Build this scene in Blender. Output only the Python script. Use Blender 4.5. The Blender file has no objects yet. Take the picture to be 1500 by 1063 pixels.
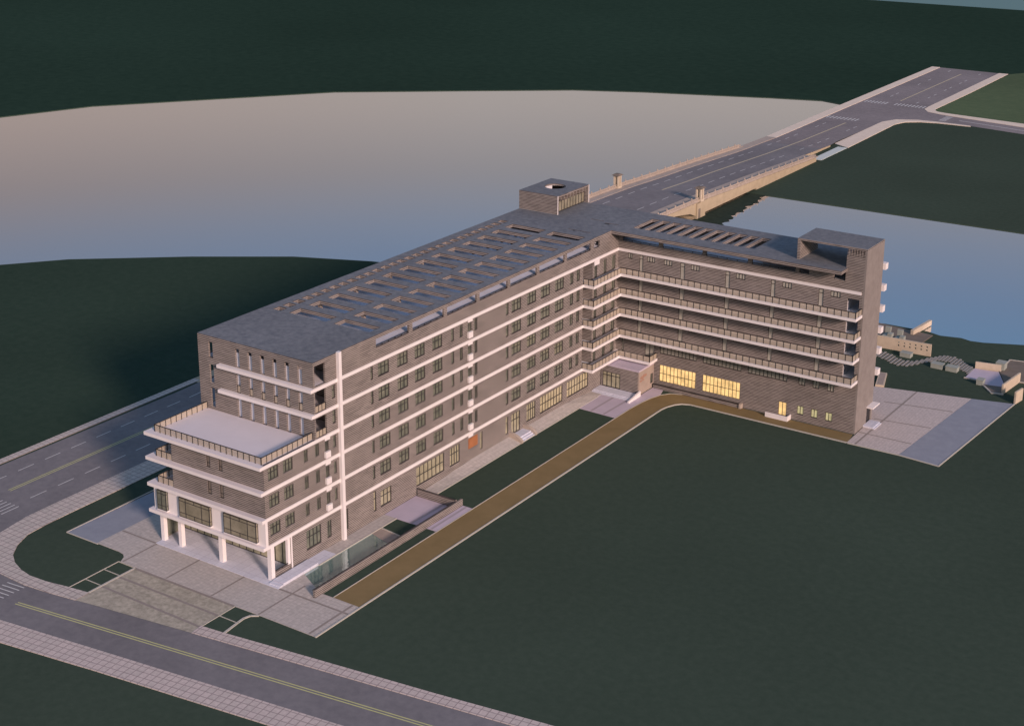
import bpy, math, random
from mathutils import Vector
from mathutils.geometry import tessellate_polygon
random.seed(7)
S = bpy.context.scene
C = S.collection
R = math.radians

# ------------------------------------------------------------------ materials
def newmat(name):
    m = bpy.data.materials.new(name); m.use_nodes = True
    nt = m.node_tree
    return m, nt, nt.nodes['Principled BSDF']

def lk(nt, a, b): nt.links.new(a, b)

def noisemat(name, c1, c2, scale=1.0, rough=.8, spec=.3, detail=5, c3=None, big=None, bump=0):
    """two-tone noise material in world position; big = (scale, amount) adds a slow patchiness"""
    m, nt, b = newmat(name)
    geo = nt.nodes.new('ShaderNodeNewGeometry')
    n = nt.nodes.new('ShaderNodeTexNoise'); n.inputs['Scale'].default_value = scale; n.inputs['Detail'].default_value = detail
    n.inputs['Roughness'].default_value = .65
    lk(nt, geo.outputs['Position'], n.inputs['Vector'])
    r = nt.nodes.new('ShaderNodeValToRGB'); r.color_ramp.elements[0].position = .32; r.color_ramp.elements[1].position = .68
    r.color_ramp.elements[0].color = (*c1, 1); r.color_ramp.elements[1].color = (*c2, 1)
    lk(nt, n.outputs['Fac'], r.inputs['Fac'])
    out = r.outputs['Color']
    if big:
        n2 = nt.nodes.new('ShaderNodeTexNoise'); n2.inputs['Scale'].default_value = big[0]; n2.inputs['Detail'].default_value = 3
        lk(nt, geo.outputs['Position'], n2.inputs['Vector'])
        r2 = nt.nodes.new('ShaderNodeMapRange'); r2.inputs['From Min'].default_value = .3; r2.inputs['From Max'].default_value = .7
        r2.inputs['To Min'].default_value = 1 - big[1]; r2.inputs['To Max'].default_value = 1 + big[1]
        lk(nt, n2.outputs['Fac'], r2.inputs['Value'])
        mx = nt.nodes.new('ShaderNodeVectorMath'); mx.operation = 'SCALE'
        lk(nt, out, mx.inputs[0]); lk(nt, r2.outputs['Result'], mx.inputs['Scale']); out = mx.outputs['Vector']
    lk(nt, out, b.inputs['Base Color'])
    b.inputs['Roughness'].default_value = rough; b.inputs['Specular IOR Level'].default_value = spec
    if bump:
        bp = nt.nodes.new('ShaderNodeBump'); bp.inputs['Strength'].default_value = bump; bp.inputs['Distance'].default_value = .05
        lk(nt, n.outputs['Fac'], bp.inputs['Height']); lk(nt, bp.outputs['Normal'], b.inputs['Normal'])
    return m

def tilemat(name, c1, c2, mortar, w, h, msize, rot=0, off=0, nz=.12, rough=.75, nscale=3, loc=(0, 0)):
    m, nt, b = newmat(name)
    geo = nt.nodes.new('ShaderNodeNewGeometry')
    mp = nt.nodes.new('ShaderNodeMapping'); mp.inputs['Rotation'].default_value = (0, 0, rot)
    mp.inputs['Location'].default_value = (loc[0], loc[1], 0)
    lk(nt, geo.outputs['Position'], mp.inputs['Vector'])
    t = nt.nodes.new('ShaderNodeTexBrick'); t.offset = off; t.squash = 1
    t.inputs['Scale'].default_value = 1; t.inputs['Brick Width'].default_value = w; t.inputs['Row Height'].default_value = h
    t.inputs['Mortar Size'].default_value = msize; t.inputs['Mortar Smooth'].default_value = .1
    t.inputs['Color1'].default_value = (*c1, 1); t.inputs['Color2'].default_value = (*c2, 1); t.inputs['Mortar'].default_value = (*mortar, 1)
    lk(nt, mp.outputs['Vector'], t.inputs['Vector'])
    n = nt.nodes.new('ShaderNodeTexNoise'); n.inputs['Scale'].default_value = nscale; n.inputs['Detail'].default_value = 6
    lk(nt, geo.outputs['Position'], n.inputs['Vector'])
    r2 = nt.nodes.new('ShaderNodeMapRange'); r2.inputs['From Min'].default_value = .25; r2.inputs['From Max'].default_value = .75
    r2.inputs['To Min'].default_value = 1 - nz; r2.inputs['To Max'].default_value = 1 + nz
    lk(nt, n.outputs['Fac'], r2.inputs['Value'])
    mx = nt.nodes.new('ShaderNodeVectorMath'); mx.operation = 'SCALE'
    lk(nt, t.outputs['Color'], mx.inputs[0]); lk(nt, r2.outputs['Result'], mx.inputs['Scale'])
    lk(nt, mx.outputs['Vector'], b.inputs['Base Color']); b.inputs['Roughness'].default_value = rough
    b.inputs['Specular IOR Level'].default_value = .25
    return m

def brickmat(name, c1, c2, mortar, bw=1.1, rh=.25):
    m, nt, b = newmat(name)
    def math_(op, a, b_=None):
        n_ = nt.nodes.new('ShaderNodeMath'); n_.operation = op
        for k, v in enumerate((a, b_)):
            if v is None: continue
            if isinstance(v, (int, float)): n_.inputs[k].default_value = v
            else: lk(nt, v, n_.inputs[k])
        return n_.outputs[0]
    geo = nt.nodes.new('ShaderNodeNewGeometry')
    sp = nt.nodes.new('ShaderNodeSeparateXYZ'); lk(nt, geo.outputs['Position'], sp.inputs[0])
    ad = math_('ADD', sp.outputs['X'], sp.outputs['Y'])
    cb = nt.nodes.new('ShaderNodeCombineXYZ'); lk(nt, ad, cb.inputs['X']); lk(nt, sp.outputs['Z'], cb.inputs['Y'])
    t = nt.nodes.new('ShaderNodeTexBrick'); t.offset = .5
    t.inputs['Scale'].default_value = 1; t.inputs['Brick Width'].default_value = bw; t.inputs['Row Height'].default_value = rh
    t.inputs['Mortar Size'].default_value = 0; t.inputs['Bias'].default_value = 0
    t.inputs['Color1'].default_value = (*c1, 1); t.inputs['Color2'].default_value = (*c2, 1)
    lk(nt, cb.outputs['Vector'], t.inputs['Vector'])
    fr = math_('FRACT', math_('DIVIDE', sp.outputs['Z'], rh))
    d = math_('ABSOLUTE', math_('SUBTRACT', fr, .5))
    mr = nt.nodes.new('ShaderNodeMapRange'); mr.interpolation_type = 'SMOOTHSTEP'
    mr.inputs['From Min'].default_value = .27; mr.inputs['From Max'].default_value = .36
    lk(nt, d, mr.inputs['Value'])
    mix = nt.nodes.new('ShaderNodeMix'); mix.data_type = 'RGBA'
    lk(nt, mr.outputs['Result'], mix.inputs[0]); lk(nt, t.outputs['Color'], mix.inputs[6]); mix.inputs[7].default_value = (*mortar, 1)
    n = nt.nodes.new('ShaderNodeTexNoise'); n.inputs['Scale'].default_value = .3; n.inputs['Detail'].default_value = 7
    lk(nt, geo.outputs['Position'], n.inputs['Vector'])
    r2 = nt.nodes.new('ShaderNodeMapRange'); r2.inputs['From Min'].default_value = .3; r2.inputs['From Max'].default_value = .7
    r2.inputs['To Min'].default_value = .88; r2.inputs['To Max'].default_value = 1.12
    lk(nt, n.outputs['Fac'], r2.inputs['Value'])
    mx = nt.nodes.new('ShaderNodeVectorMath'); mx.operation = 'SCALE'
    lk(nt, mix.outputs[2], mx.inputs[0]); lk(nt, r2.outputs['Result'], mx.inputs['Scale'])
    lk(nt, mx.outputs['Vector'], b.inputs['Base Color']); b.inputs['Roughness'].default_value = .85
    b.inputs['Specular IOR Level'].default_value = .2
    return m

def plain(name, c, rough=.6, spec=.4, metal=0, nz=.05, scale=1.5):
    lo = tuple(v * (1 - nz) for v in c); hi = tuple(min(1, v * (1 + nz)) for v in c)
    m = noisemat(name, lo, hi, scale, rough, spec)
    m.node_tree.nodes['Principled BSDF'].inputs['Metallic'].default_value = metal
    return m

def glassmat(name, c1, c2, rough=.08, spec=.8, scale=.8, emit=0, ecol=None, vscale=None):
    m = noisemat(name, c1, c2, scale, rough, spec, detail=2)
    nt = m.node_tree; b = nt.nodes['Principled BSDF']
    if emit:
        v = nt.nodes.new('ShaderNodeTexNoise'); v.inputs['Scale'].default_value = vscale or .9; v.inputs['Detail'].default_value = 3
        geo = nt.nodes.new('ShaderNodeNewGeometry'); lk(nt, geo.outputs['Position'], v.inputs['Vector'])
        r = nt.nodes.new('ShaderNodeValToRGB')
        r.color_ramp.elements[0].position = .3; r.color_ramp.elements[0].color = (*[k * .55 for k in ecol], 1)
        r.color_ramp.elements[1].position = .6; r.color_ramp.elements[1].color = (*ecol, 1)
        lk(nt, v.outputs['Fac'], r.inputs['Fac']); lk(nt, r.outputs['Color'], b.inputs['Emission Color'])
        b.inputs['Emission Strength'].default_value = emit
    return m

def watermat(name, body, mixf, rip, scale, tint=(.9, .92, .94)):
    m, nt, b = newmat(name)
    out = nt.nodes['Material Output']
    gl = nt.nodes.new('ShaderNodeBsdfGlossy'); gl.inputs['Color'].default_value = (*tint, 1); gl.inputs['Roughness'].default_value = .06
    df = nt.nodes.new('ShaderNodeBsdfDiffuse'); df.inputs['Color'].default_value = (*body, 1)
    mx = nt.nodes.new('ShaderNodeMixShader'); mx.inputs[0].default_value = mixf
    geo = nt.nodes.new('ShaderNodeNewGeometry'); n = nt.nodes.new('ShaderNodeTexNoise')
    n.inputs['Scale'].default_value = scale; n.inputs['Detail'].default_value = 4
    lk(nt, geo.outputs['Position'], n.inputs['Vector'])
    bp = nt.nodes.new('ShaderNodeBump'); bp.inputs['Strength'].default_value = rip; bp.inputs['Distance'].default_value = .05
    lk(nt, n.outputs['Fac'], bp.inputs['Height']); lk(nt, bp.outputs['Normal'], gl.inputs['Normal'])
    lk(nt, df.outputs[0], mx.inputs[1]); lk(nt, gl.outputs[0], mx.inputs[2]); lk(nt, mx.outputs[0], out.inputs['Surface'])
    return m

MT = {}
MT['brick'] = brickmat('grey_brown_brick', (.092, .08, .075), (.185, .163, .15), (.385, .36, .33))
MT['render'] = noisemat('smooth_brown_render', (.235, .215, .2), (.285, .265, .245), .8, .85, .2)
MT['white'] = plain('white_paint', (.84, .82, .81), .55, .3, nz=.03, scale=.7)
MT['plaster'] = plain('pale_plaster', (.72, .73, .76), .7, .2)
MT['bluewall'] = plain('pale_blue_plaster', (.74, .78, .86), .7, .2)
MT['roof'] = noisemat('roof_felt', (.125, .145, .165), (.215, .235, .25), 1.3, .8, .3, detail=9, big=(.06, .1))
MT['terrace'] = plain('terrace_paving', (.74, .72, .74), .7, .25, nz=.03, scale=.3)
MT['floor'] = plain('roof_terrace_floor', (.66, .68, .74), .6, .3)
MT['bfloor'] = plain('balcony_floor', (.70, .78, .86), .5, .4)
MT['dark'] = plain('dark_frame', (.03, .03, .032), .45, .4)
MT['glass'] = glassmat('window_glass', (.13, .15, .12), (.24, .25, .195), .15, .5, .9)
MT['beige'] = glassmat('curtained_glass', (.28, .265, .185), (.41, .385, .28), .15, .5, .9, .05, (1, .85, .5))
MT['bayglass'] = glassmat('bay_glass', (.22, .21, .15), (.33, .31, .23), .15, .5, .7)
MT['warm'] = glassmat('curtained_glass_warm', (.31, .28, .19), (.42, .38, .26), .15, .5, .9, .16, (1, .74, .38))
MT['lit'] = glassmat('lit_window_glass', (.3, .25, .12), (.35, .28, .15), .2, .4, .9, 1.0, (1, .63, .25), 1.1)
MT['litpale'] = glassmat('dim_lit_glass', (.34, .34, .2), (.4, .4, .25), .2, .4, .9, .35, (1, .88, .45), 1.1)
MT['brownglass'] = glassmat('brown_glass', (.17, .15, .13), (.25, .22, .18), .2, .4, 1.1)
MT['greendoor'] = glassmat('green_door_glass', (.40, .395, .33), (.48, .47, .40), .15, .5, 1.3)
MT['asphalt'] = noisemat('asphalt', (.175, .175, .185), (.225, .222, .228), .9, .85, .3, detail=8, big=(.07, .13))
MT['asphaltN'] = noisemat('asphalt_bridge', (.21, .195, .20), (.265, .245, .245), .6, .85, .3, detail=8, big=(.05, .12))
MT['line'] = plain('road_paint_white', (.62, .64, .62), .6, .3)
MT['yellow'] = plain('road_paint_yellow', (.58, .60, .26), .6, .3)
MT['walk'] = tilemat('sidewalk_tiles', (.52, .49, .44), (.58, .53, .48), (.30, .26, .25), .97, .97, .055, R(0), loc=(.3, .2))
MT['walkS'] = tilemat('sidewalk_tiles_diagonal', (.55, .50, .46), (.61, .54, .50), (.33, .28, .27), .97, .97, .055, -math.atan(.139), loc=(.1, .35))
MT['walkN'] = noisemat('sidewalk_concrete', (.74, .65, .53), (.84, .75, .62), .5, .8, .2, detail=6)
MT['plaza'] = tilemat('plaza_tiles', (.49, .47, .43), (.54, .51, .47), (.42, .395, .37), .62, .62, .03, 0, nz=.14, nscale=2.2)
MT['plazaE'] = tilemat('plaza_tiles_pink', (.53, .49, .46), (.58, .53, .50), (.45, .41, .39), .5, .5, .03, 0, nz=.14, nscale=2.6)
MT['strip'] = noisemat('dark_paving_strip', (.27, .245, .22), (.33, .30, .27), 3, .8, .2)
MT['mottle'] = noisemat('mottled_cobbles', (.30, .29, .23), (.52, .49, .40), 1.5, .85, .2, detail=8, big=(.5, .1))
MT['smooth'] = noisemat('blue_grey_paving', (.255, .285, .335), (.30, .335, .385), .5, .8, .25, detail=7)
MT['lav'] = noisemat('lavender_paving', (.50, .46, .54), (.56, .51, .60), .4, .75, .25)
MT['lavstrip'] = noisemat('lavender_paving_strip', (.36, .33, .37), (.40, .37, .41), .6, .8, .25)
MT['kerb'] = plain('kerb_stone', (.52, .51, .45), .7, .25)
MT['brown'] = noisemat('ochre_path', (.215, .165, .078), (.255, .195, .095), .25, .9, .15, detail=6)
MT['podium'] = tilemat('podium_tiles', (.62, .65, .73), (.67, .70, .78), (.50, .52, .60), 1.3, 1.3, .03, 0, nz=.06)
MT['grass'] = noisemat('dark_grass', (.050, .076, .056), (.062, .090, .067), .9, .95, .1, detail=10, big=(.018, .09)); MT['grass'].node_tree.nodes['Principled BSDF'].inputs['Specular IOR Level'].default_value = 0
MT['grassfar'] = noisemat('far_grass', (.022, .047, .034), (.030, .060, .043), .3, .95, 0, detail=8, big=(.006, .12))
MT['grasswest'] = noisemat('west_grass', (.032, .058, .042), (.042, .070, .051), .6, .95, 0, detail=9, big=(.015, .10))
MT['bridge_reflection'] = noisemat('painted_bridge_reflection', (.02, .034, .026), (.035, .055, .04), .7, .95, .1)  # colour stands in for the bridge's dark reflection on the lake
MT['grass2'] = noisemat('bright_grass', (.075, .12, .062), (.10, .145, .075), .4, .95, .1, detail=8, big=(.02, .12))
MT['paleline'] = plain('faded_yellow_paint', (.56, .50, .34), .6, .3)
MT['apron'] = plain('pale_concrete', (.62, .70, .66), .7, .2)
MT['cream'] = noisemat('bridge_stone', (.40, .34, .235), (.48, .41, .285), .5, .8, .25)
MT['rail_st'] = noisemat('parapet_stone', (.41, .36, .305), (.48, .42, .355), .5, .8, .25)
MT['stone'] = noisemat('cream_stone', (.54, .47, .355), (.64, .56, .43), .7, .8, .25)
MT['block'] = noisemat('pale_green_stone', (.30, .34, .30), (.37, .41, .37), .8, .8, .25)
MT['plank'] = noisemat('grey_plank', (.26, .27, .25), (.34, .34, .32), 1.5, .85, .2)
MT['deck'] = noisemat('brown_deck', (.17, .15, .12), (.22, .19, .16), .5, .85, .2)
MT['orange'] = plain('orange_panel', (.40, .17, .075), .6, .3, nz=.12, scale=1.2)
MT['redstone'] = plain('red_lettering', (.37, .215, .16), .7, .2)
MT['pinkstone'] = noisemat('pinkish_masonry', (.34, .29, .25), (.40, .34, .29), .9, .85, .2)
MT['water'] = watermat('lake_water', (.06, .09, .10), .86, .05, .5)
MT['sea'] = watermat('far_water', (.12, .26, .27), .08, .1, .3)
MT['pond'] = watermat('pond_water', (.16, .26, .24), .42, .35, 1.2, (.75, .85, .84))
# see-through rail glass
m, nt, b = newmat('rail_glass')
b.inputs['Base Color'].default_value = (.62, .55, .43, 1); b.inputs['Roughness'].default_value = .25; b.inputs['Alpha'].default_value = .55
MT['railglass'] = m

# ------------------------------------------------------------------ mesh helpers
class MB:
    def __init__(s): s.v = []; s.f = []; s.mi = []
    def poly(s, pts, mi=0):
        n = len(s.v); s.v += [tuple(p) for p in pts]; s.f.append(tuple(range(n, n + len(pts)))); s.mi.append(mi)
    def box(s, x0, x1, y0, y1, z0, z1, mi=0, top=None):
        if x0 > x1: x0, x1 = x1, x0
        if y0 > y1: y0, y1 = y1, y0
        if z0 > z1: z0, z1 = z1, z0
        n = len(s.v)
        s.v += [(x0, y0, z0), (x1, y0, z0), (x1, y1, z0), (x0, y1, z0), (x0, y0, z1), (x1, y0, z1), (x1, y1, z1), (x0, y1, z1)]
        for k, f in enumerate([(0, 3, 2, 1), (4, 5, 6, 7), (0, 1, 5, 4), (1, 2, 6, 5), (2, 3, 7, 6), (3, 0, 4, 7)]):
            s.f.append(tuple(n + i for i in f)); s.mi.append(top if (k == 1 and top is not None) else mi)
        return s
    def hexa(s, b4, t4, mi=0):
        n = len(s.v); s.v += [tuple(p) for p in b4] + [tuple(p) for p in t4]
        for f in [(0, 3, 2, 1), (4, 5, 6, 7), (0, 1, 5, 4), (1, 2, 6, 5), (2, 3, 7, 6), (3, 0, 4, 7)]:
            s.f.append(tuple(n + i for i in f)); s.mi.append(mi)
    def prism(s, pts, z0, z1, mi=0, top=None, holes=None):
        """pts: list of (x,y); closed solid, optional holes"""
        loops = [list(pts)] + [list(h) for h in (holes or [])]
        vv = [[Vector((x, y, 0)) for x, y in l] for l in loops]
        tris = tessellate_polygon(vv); flat = [p for l in vv for p in l]
        n = len(s.v)
        for p in flat: s.v.append((p.x, p.y, z1))
        m_ = len(s.v)
        for p in flat: s.v.append((p.x, p.y, z0))
        for t in tris:
            a, b_, c = [flat[i] for i in t]
            cr = (b_ - a).cross(c - a).z
            t2 = t if cr > 0 else (t[0], t[2], t[1])
            s.f.append(tuple(n + i for i in t2)); s.mi.append(mi if top is None else top)
            s.f.append(tuple(m_ + i for i in reversed(t2))); s.mi.append(mi)
        off = 0
        for li, l in enumerate(loops):
            A = sum(l[i][0] * l[(i + 1) % len(l)][1] - l[(i + 1) % len(l)][0] * l[i][1] for i in range(len(l)))
            k = len(l)
            for i in range(k):
                a, b_ = off + i, off + (i + 1) % k
                q = (m_ + a, m_ + b_, n + b_, n + a)
                if (A < 0) != (li > 0): q = tuple(reversed(q))
                s.f.append(q); s.mi.append(mi)
            off += k
        return s
    def sheet(s, pts, z, mi=0, holes=None):
        loops = [list(pts)] + [list(h) for h in (holes or [])]
        vv = [[Vector((x, y, 0)) for x, y in l] for l in loops]
        tris = tessellate_polygon(vv); flat = [p for l in vv for p in l]; n = len(s.v)
        for p in flat: s.v.append((p.x, p.y, z))
        for t in tris:
            a, b_, c = [flat[i] for i in t]
            if (b_ - a).cross(c - a).z < 0: t = (t[0], t[2], t[1])
            s.f.append(tuple(n + i for i in t)); s.mi.append(mi)
        return s
    def cyl(s, cx, cy, z0, z1, r0, r1=None, n=12, mi=0):
        r1 = r0 if r1 is None else r1; k = len(s.v)
        for z, r in ((z0, r0), (z1, r1)):
            for i in range(n):
                a = 2 * math.pi * i / n; s.v.append((cx + r * math.cos(a), cy + r * math.sin(a), z))
        for i in range(n):
            s.f.append((k + i, k + (i + 1) % n, k + n + (i + 1) % n, k + n + i)); s.mi.append(mi)
        s.f.append(tuple(k + n + i for i in range(n))); s.mi.append(mi)
        s.f.append(tuple(k + n - 1 - i for i in range(n))); s.mi.append(mi)
    def build(s, name, mats, parent=None, origin=None, **props):
        me = bpy.data.meshes.new(name)
        o = bpy.data.objects.new(name, me); C.objects.link(o)
        org = Vector(origin) if origin is not None else Vector((0, 0, 0))
        if parent is not None:
            r = parent
            while r.parent: r = r.parent
            org = Vector(r.location)
            o.parent = parent
        me.from_pydata([tuple(Vector(v) - org) for v in s.v], [], s.f)
        if not isinstance(mats, (list, tuple)): mats = [mats]
        for m_ in mats: me.materials.append(MT[m_])
        me.polygons.foreach_set('material_index', s.mi)
        me.update()
        if parent is None: o.location = org
        for k, v in props.items(): o[k] = v
        return o

def struct(name, mb, mats): return mb.build(name, mats, kind='structure')
def thing(name, loc, label, cat, group=None):
    o = bpy.data.objects.new(name, None); C.objects.link(o); o.location = loc; o.empty_display_size = .5
    o['label'] = label; o['category'] = cat
    if group: o['group'] = group
    return o

# faces: 'x' = plane x=const looking +x ; 'y' = plane y=const looking -y ; 'z' = horizontal
def P3(face, pos, u, v, d):
    if face == 'x': return (pos + d, u, v)
    if face == 'y': return (u, pos - d, v)
    if face == 'X': return (pos - d, u, v)      # looks -x
    if face == 'Y': return (u, pos + d, v)      # looks +y
    return (u, v, pos + d)
def fbox(mb, face, pos, u0, u1, v0, v1, d0, d1, mi=0):
    a = P3(face, pos, u0, v0, d0); b_ = P3(face, pos, u1, v1, d1)
    mb.box(a[0], b_[0], a[1], b_[1], a[2], b_[2], mi)

def gridwall(mb, face, pos, solids, holes, thick, mf=0, ms=0, mback=None):
    """solid rectangles minus holes, as a slab between d=0 and d=-thick"""
    us = sorted({round(v, 4) for r in solids + holes for v in r[:2]}); vs = sorted({round(v, 4) for r in solids + holes for v in r[2:]})
    def inn(u, v, L): return any(a < u < b_ and c < v < d for a, b_, c, d in L)
    nu, nv = len(us) - 1, len(vs) - 1
    g = [[inn((us[i] + us[i + 1]) / 2, (vs[j] + vs[j + 1]) / 2, solids) and not inn((us[i] + us[i + 1]) / 2, (vs[j] + vs[j + 1]) / 2, holes)
          for j in range(nv)] for i in range(nu)]
    cache = {}
    def V(i, j, d):
        k = (i, j, d)
        if k not in cache: cache[k] = len(mb.v); mb.v.append(P3(face, pos, us[i], vs[j], d))
        return cache[k]
    flip = face in ('Y', 'X') and False
    def quad(a, m_): mb.f.append(tuple(a)); mb.mi.append(m_)
    for i in range(nu):
        for j in range(nv):
            if not g[i][j]: continue
            quad((V(i, j, 0), V(i + 1, j, 0), V(i + 1, j + 1, 0), V(i, j + 1, 0)), mf)
            quad((V(i, j, -thick), V(i, j + 1, -thick), V(i + 1, j + 1, -thick), V(i + 1, j, -thick)), mf if mback is None else mback)
            for di, dj, e in ((-1, 0, ((i, j), (i, j + 1))), (1, 0, ((i + 1, j), (i + 1, j + 1))), (0, -1, ((i, j), (i + 1, j))), (0, 1, ((i, j + 1), (i + 1, j + 1)))):
                a, b_ = i + di, j + dj
                if 0 <= a < nu and 0 <= b_ < nv and g[a][b_]: continue
                (p, q), (r, t) = e
                quad((V(p, q, 0), V(r, t, 0), V(r, t, -thick), V(p, q, -thick)), ms)
    return mb

def window(parent, name, face, pos, u0, u1, v0, v1, nx, nz, glass='glass', depth=.14, bar=.12, hfrac=None, label=None):
    f = MB()
    d0, d1 = -depth - .03, -depth + .05
    e = .003
    fbox(f, face, pos, u0 + e, u0 + bar, v0 + e, v1 - e, d0, d1); fbox(f, face, pos, u1 - bar, u1 - e, v0 + e, v1 - e, d0, d1)
    fbox(f, face, pos, u0 + bar, u1 - bar, v0 + e, v0 + bar, d0, d1); fbox(f, face, pos, u0 + bar, u1 - bar, v1 - bar, v1 - e, d0, d1)
    for i in range(1, nx):
        u = u0 + (u1 - u0) * i / nx; fbox(f, face, pos, u - bar / 2, u + bar / 2, v0 + bar, v1 - bar, d0, d1)
    hs = hfrac if hfrac is not None else [k / nz for k in range(1, nz)]
    for h in hs:
        v = v0 + (v1 - v0) * h; fbox(f, face, pos, u0 + bar, u1 - bar, v - bar / 2, v + bar / 2, d0 + .004, d1 - .004)
    o = f.build(name, 'dark', parent)
    p = MB(); fbox(p, face, pos, u0 + .01, u1 - .01, v0 + .01, v1 - .01, -depth - .06, -depth)
    p.build('pane', glass, o)
    if label: o['label'] = label
    return o

def railing(parent, pts, z, h=1.02, step=1.15, name='railing', glass=True):
    f = MB(); g = MB(); t = .045
    for (xa, ya), (xb, yb) in zip(pts[:-1], pts[1:]):
        L = math.hypot(xb - xa, yb - ya); n = max(1, round(L / step))
        f.box(min(xa, xb) - t, max(xa, xb) + t, min(ya, yb) - t, max(ya, yb) + t, z + h - .09, z + h)
        for i in range(n + 1):
            x = xa + (xb - xa) * i / n; y = ya + (yb - ya) * i / n
            f.box(x - t, x + t, y - t, y + t, z, z + h - .06)
        if glass:
            if abs(xb - xa) > abs(yb - ya): g.box(min(xa, xb) + .04, max(xa, xb) - .04, ya - .012, ya + .012, z + .06, z + h - .1)
            else: g.box(xa - .012, xa + .012, min(ya, yb) + .04, max(ya, yb) - .04, z + .06, z + h - .1)
    o = f.build(name, 'dark', parent)
    if glass: g.build('glass_panel', 'railglass', o)
    return o

# ------------------------------------------------------------------ BUILDING
B = thing('office_building', (0, 0, 0), 'long L-shaped grey brick office block with white floor bands and slotted flat roof', 'building')
BT = {1: 23.18, 2: 19.64, 3: 16.17, 4: 12.70, 5: 8.97, 6: 5.18}
ZR = 26.7; TH = .46; XW = -20.3; YE = -4.97; RT = .57; YB = 72.24; YN = 83.1; XT = 43.05; XB = 41.3; YF = -14.75

# ---- roof (one L-shaped slab with slots)
holes = []
for k in range(14):
    y1 = 10.6 + 4.1 * k
    holes.append((-15.7, -9.0, y1 - 2.45, y1)); holes.append((-7.6, -1.4, y1 - 2.45, y1))
for k in range(29):
    y0 = 8.1 + 1.98 * k
    holes.append((-18.65, -17.15, y0, y0 + 1.4))
holes += [(-6.4, -2.1, 66.5, 66.72), (-6.4, -3.9, 73.9, 74.1), (-3.2, -.6, 73.2, 73.4)]
for k in range(11):
    x0 = 2.1 + 2.03 * k
    holes.append((x0, x0 + 1.6, 73.3, 80.0))
mb = MB()
gridwall(mb, 'z', ZR, [(XW, 0, YE, YN), (0, 40.1, 69.79, YN), (40.1, XB, YB + .3, YN)], holes, RT, 0, 1)
mb.build('roof', ['roof', 'brick'], B)
# drain covers on the roof
for q in ((-3.0, -2.2, 72.6, 73.0), (-5.2, -4.9, 66.1, 66.4)):
    mb = MB(); mb.box(*q, ZR + .001, ZR + .06); mb.build('drain_cover', 'dark', B)

# ---- long wing, courtyard facade (x = 0)
ROW = [('narrow_window', 6.5, 7.05, 1, 2), ('window', 8.1, 10.5, 3, 2), ('window', 12.3, 14.65, 3, 2), ('window', 16.2, 18.55, 3, 2), ('window', 20.3, 22.65, 3, 2),
       ('narrow_window', 24.8, 25.5, 1, 2), ('narrow_window', 26.85, 27.65, 2, 2), ('narrow_window', 28.85, 29.85, 2, 2), ('narrow_window', 30.55, 31.3, 2, 2),
       ('narrow_window', 38.75, 39.5, 1, 2), ('window', 40.3, 42.9, 3, 2), ('window', 44.6, 47.1, 3, 2), ('window', 48.4, 51.05, 3, 2), ('window', 52.6, 55.15, 3, 2),
       ('narrow_window', 57.0, 58.05, 2, 2), ('narrow_window', 59.0, 60.0, 2, 2)]
FRONT = [('window', -14.0, -12.1, 3, 2), ('window', -11.2, -9.4, 3, 2), ('narrow_window', -7.3, -6.5, 2, 2), ('narrow_window', -5.1, -4.3, 2, 2),
         ('narrow_window', -3.14, -2.39, 2, 2), ('narrow_window', -1.5, -.9, 1, 2)]
BAY = [('tall_window', 64.55, 65.45, 2, 1), ('tall_window', 67.5, 68.45, 2, 1), ('tall_window', 70.2, 71.4, 2, 1)]
H = []; W = []
for i in (2, 3, 4, 5, 6):
    T = BT[i]
    for nm, a, b_, nx, nz in ROW:
        W.append((nm, a, b_, T + 1.02, T + 2.88, nx, nz, 'glass'))
    if i >= 4:
        for nm, a, b_, nx, nz in FRONT: W.append((nm, a, b_, T + 1.05, T + 2.8, nx, nz, 'glass'))
    else:
        W.append(('narrow_window', -1.42, -.8, T + 1.0, T + 2.85, 1, 2, 'glass'))
    for nm, a, b_, nx, nz in BAY: W.append((nm, a, b_, T + .12, T + 2.6, nx, nz, 'glass'))
    H.append((61.0, 64.0, T, BT[i - 1] - TH))                 # recessed loggia at the end of the long facade
G = [('narrow_window', 6.5, 7.1, 1.35, 4.3, 1, 2, 'beige'), ('window', 8.05, 10.45, 1.45, 3.85, 3, 2, 'beige'), ('shop_window', 16.15, 22.85, 1.35, 4.25, 7, 2, 'beige'),
     ('window', 24.2, 26.7, 1.35, 4.25, 4, 2, 'beige'), ('narrow_window', 31.9, 32.6, 1.3, 4.15, 1, 2, 'beige'), ('narrow_window', 38.7, 39.5, 1.25, 4.15, 1, 2, 'beige'),
     ('entrance_door', 40.3, 42.75, .72, 4.1, 3, 2, 'beige'), ('window', 44.6, 47.15, 1.35, 4.25, 4, 2, 'beige'), ('shop_window', 48.5, 55.2, 1.4, 4.25, 8, 2, 'warm'),
     ('shop_window', 56.5, 63.2, 1.4, 4.15, 8, 2, 'warm'), ('window', -7.35, -4.45, 1.45, 4.15, 4, 2, 'glass'), ('narrow_window', -3.25, -2.35, 1.45, 3.95, 2, 2, 'glass'),
     ('narrow_window', .62, 1.1, 1.2, 4.1, 1, 1, 'glass')]
W += G
OP = [(7.8 + 8.03 * k, 7.8 + 8.03 * k + (7.3 if k else 7.2), 24.9, 26.12) for k in range(7)] + [(64.35, 66.1, 24.9, 26.0)]
LOG = [(-4.72, -2.62, BT[1] + .12, 26.1), (-4.72, -2.62, BT[2] + .02, 22.6), (-4.72, -2.62, BT[3] + .02, 19.0)]
mb = MB()
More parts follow.
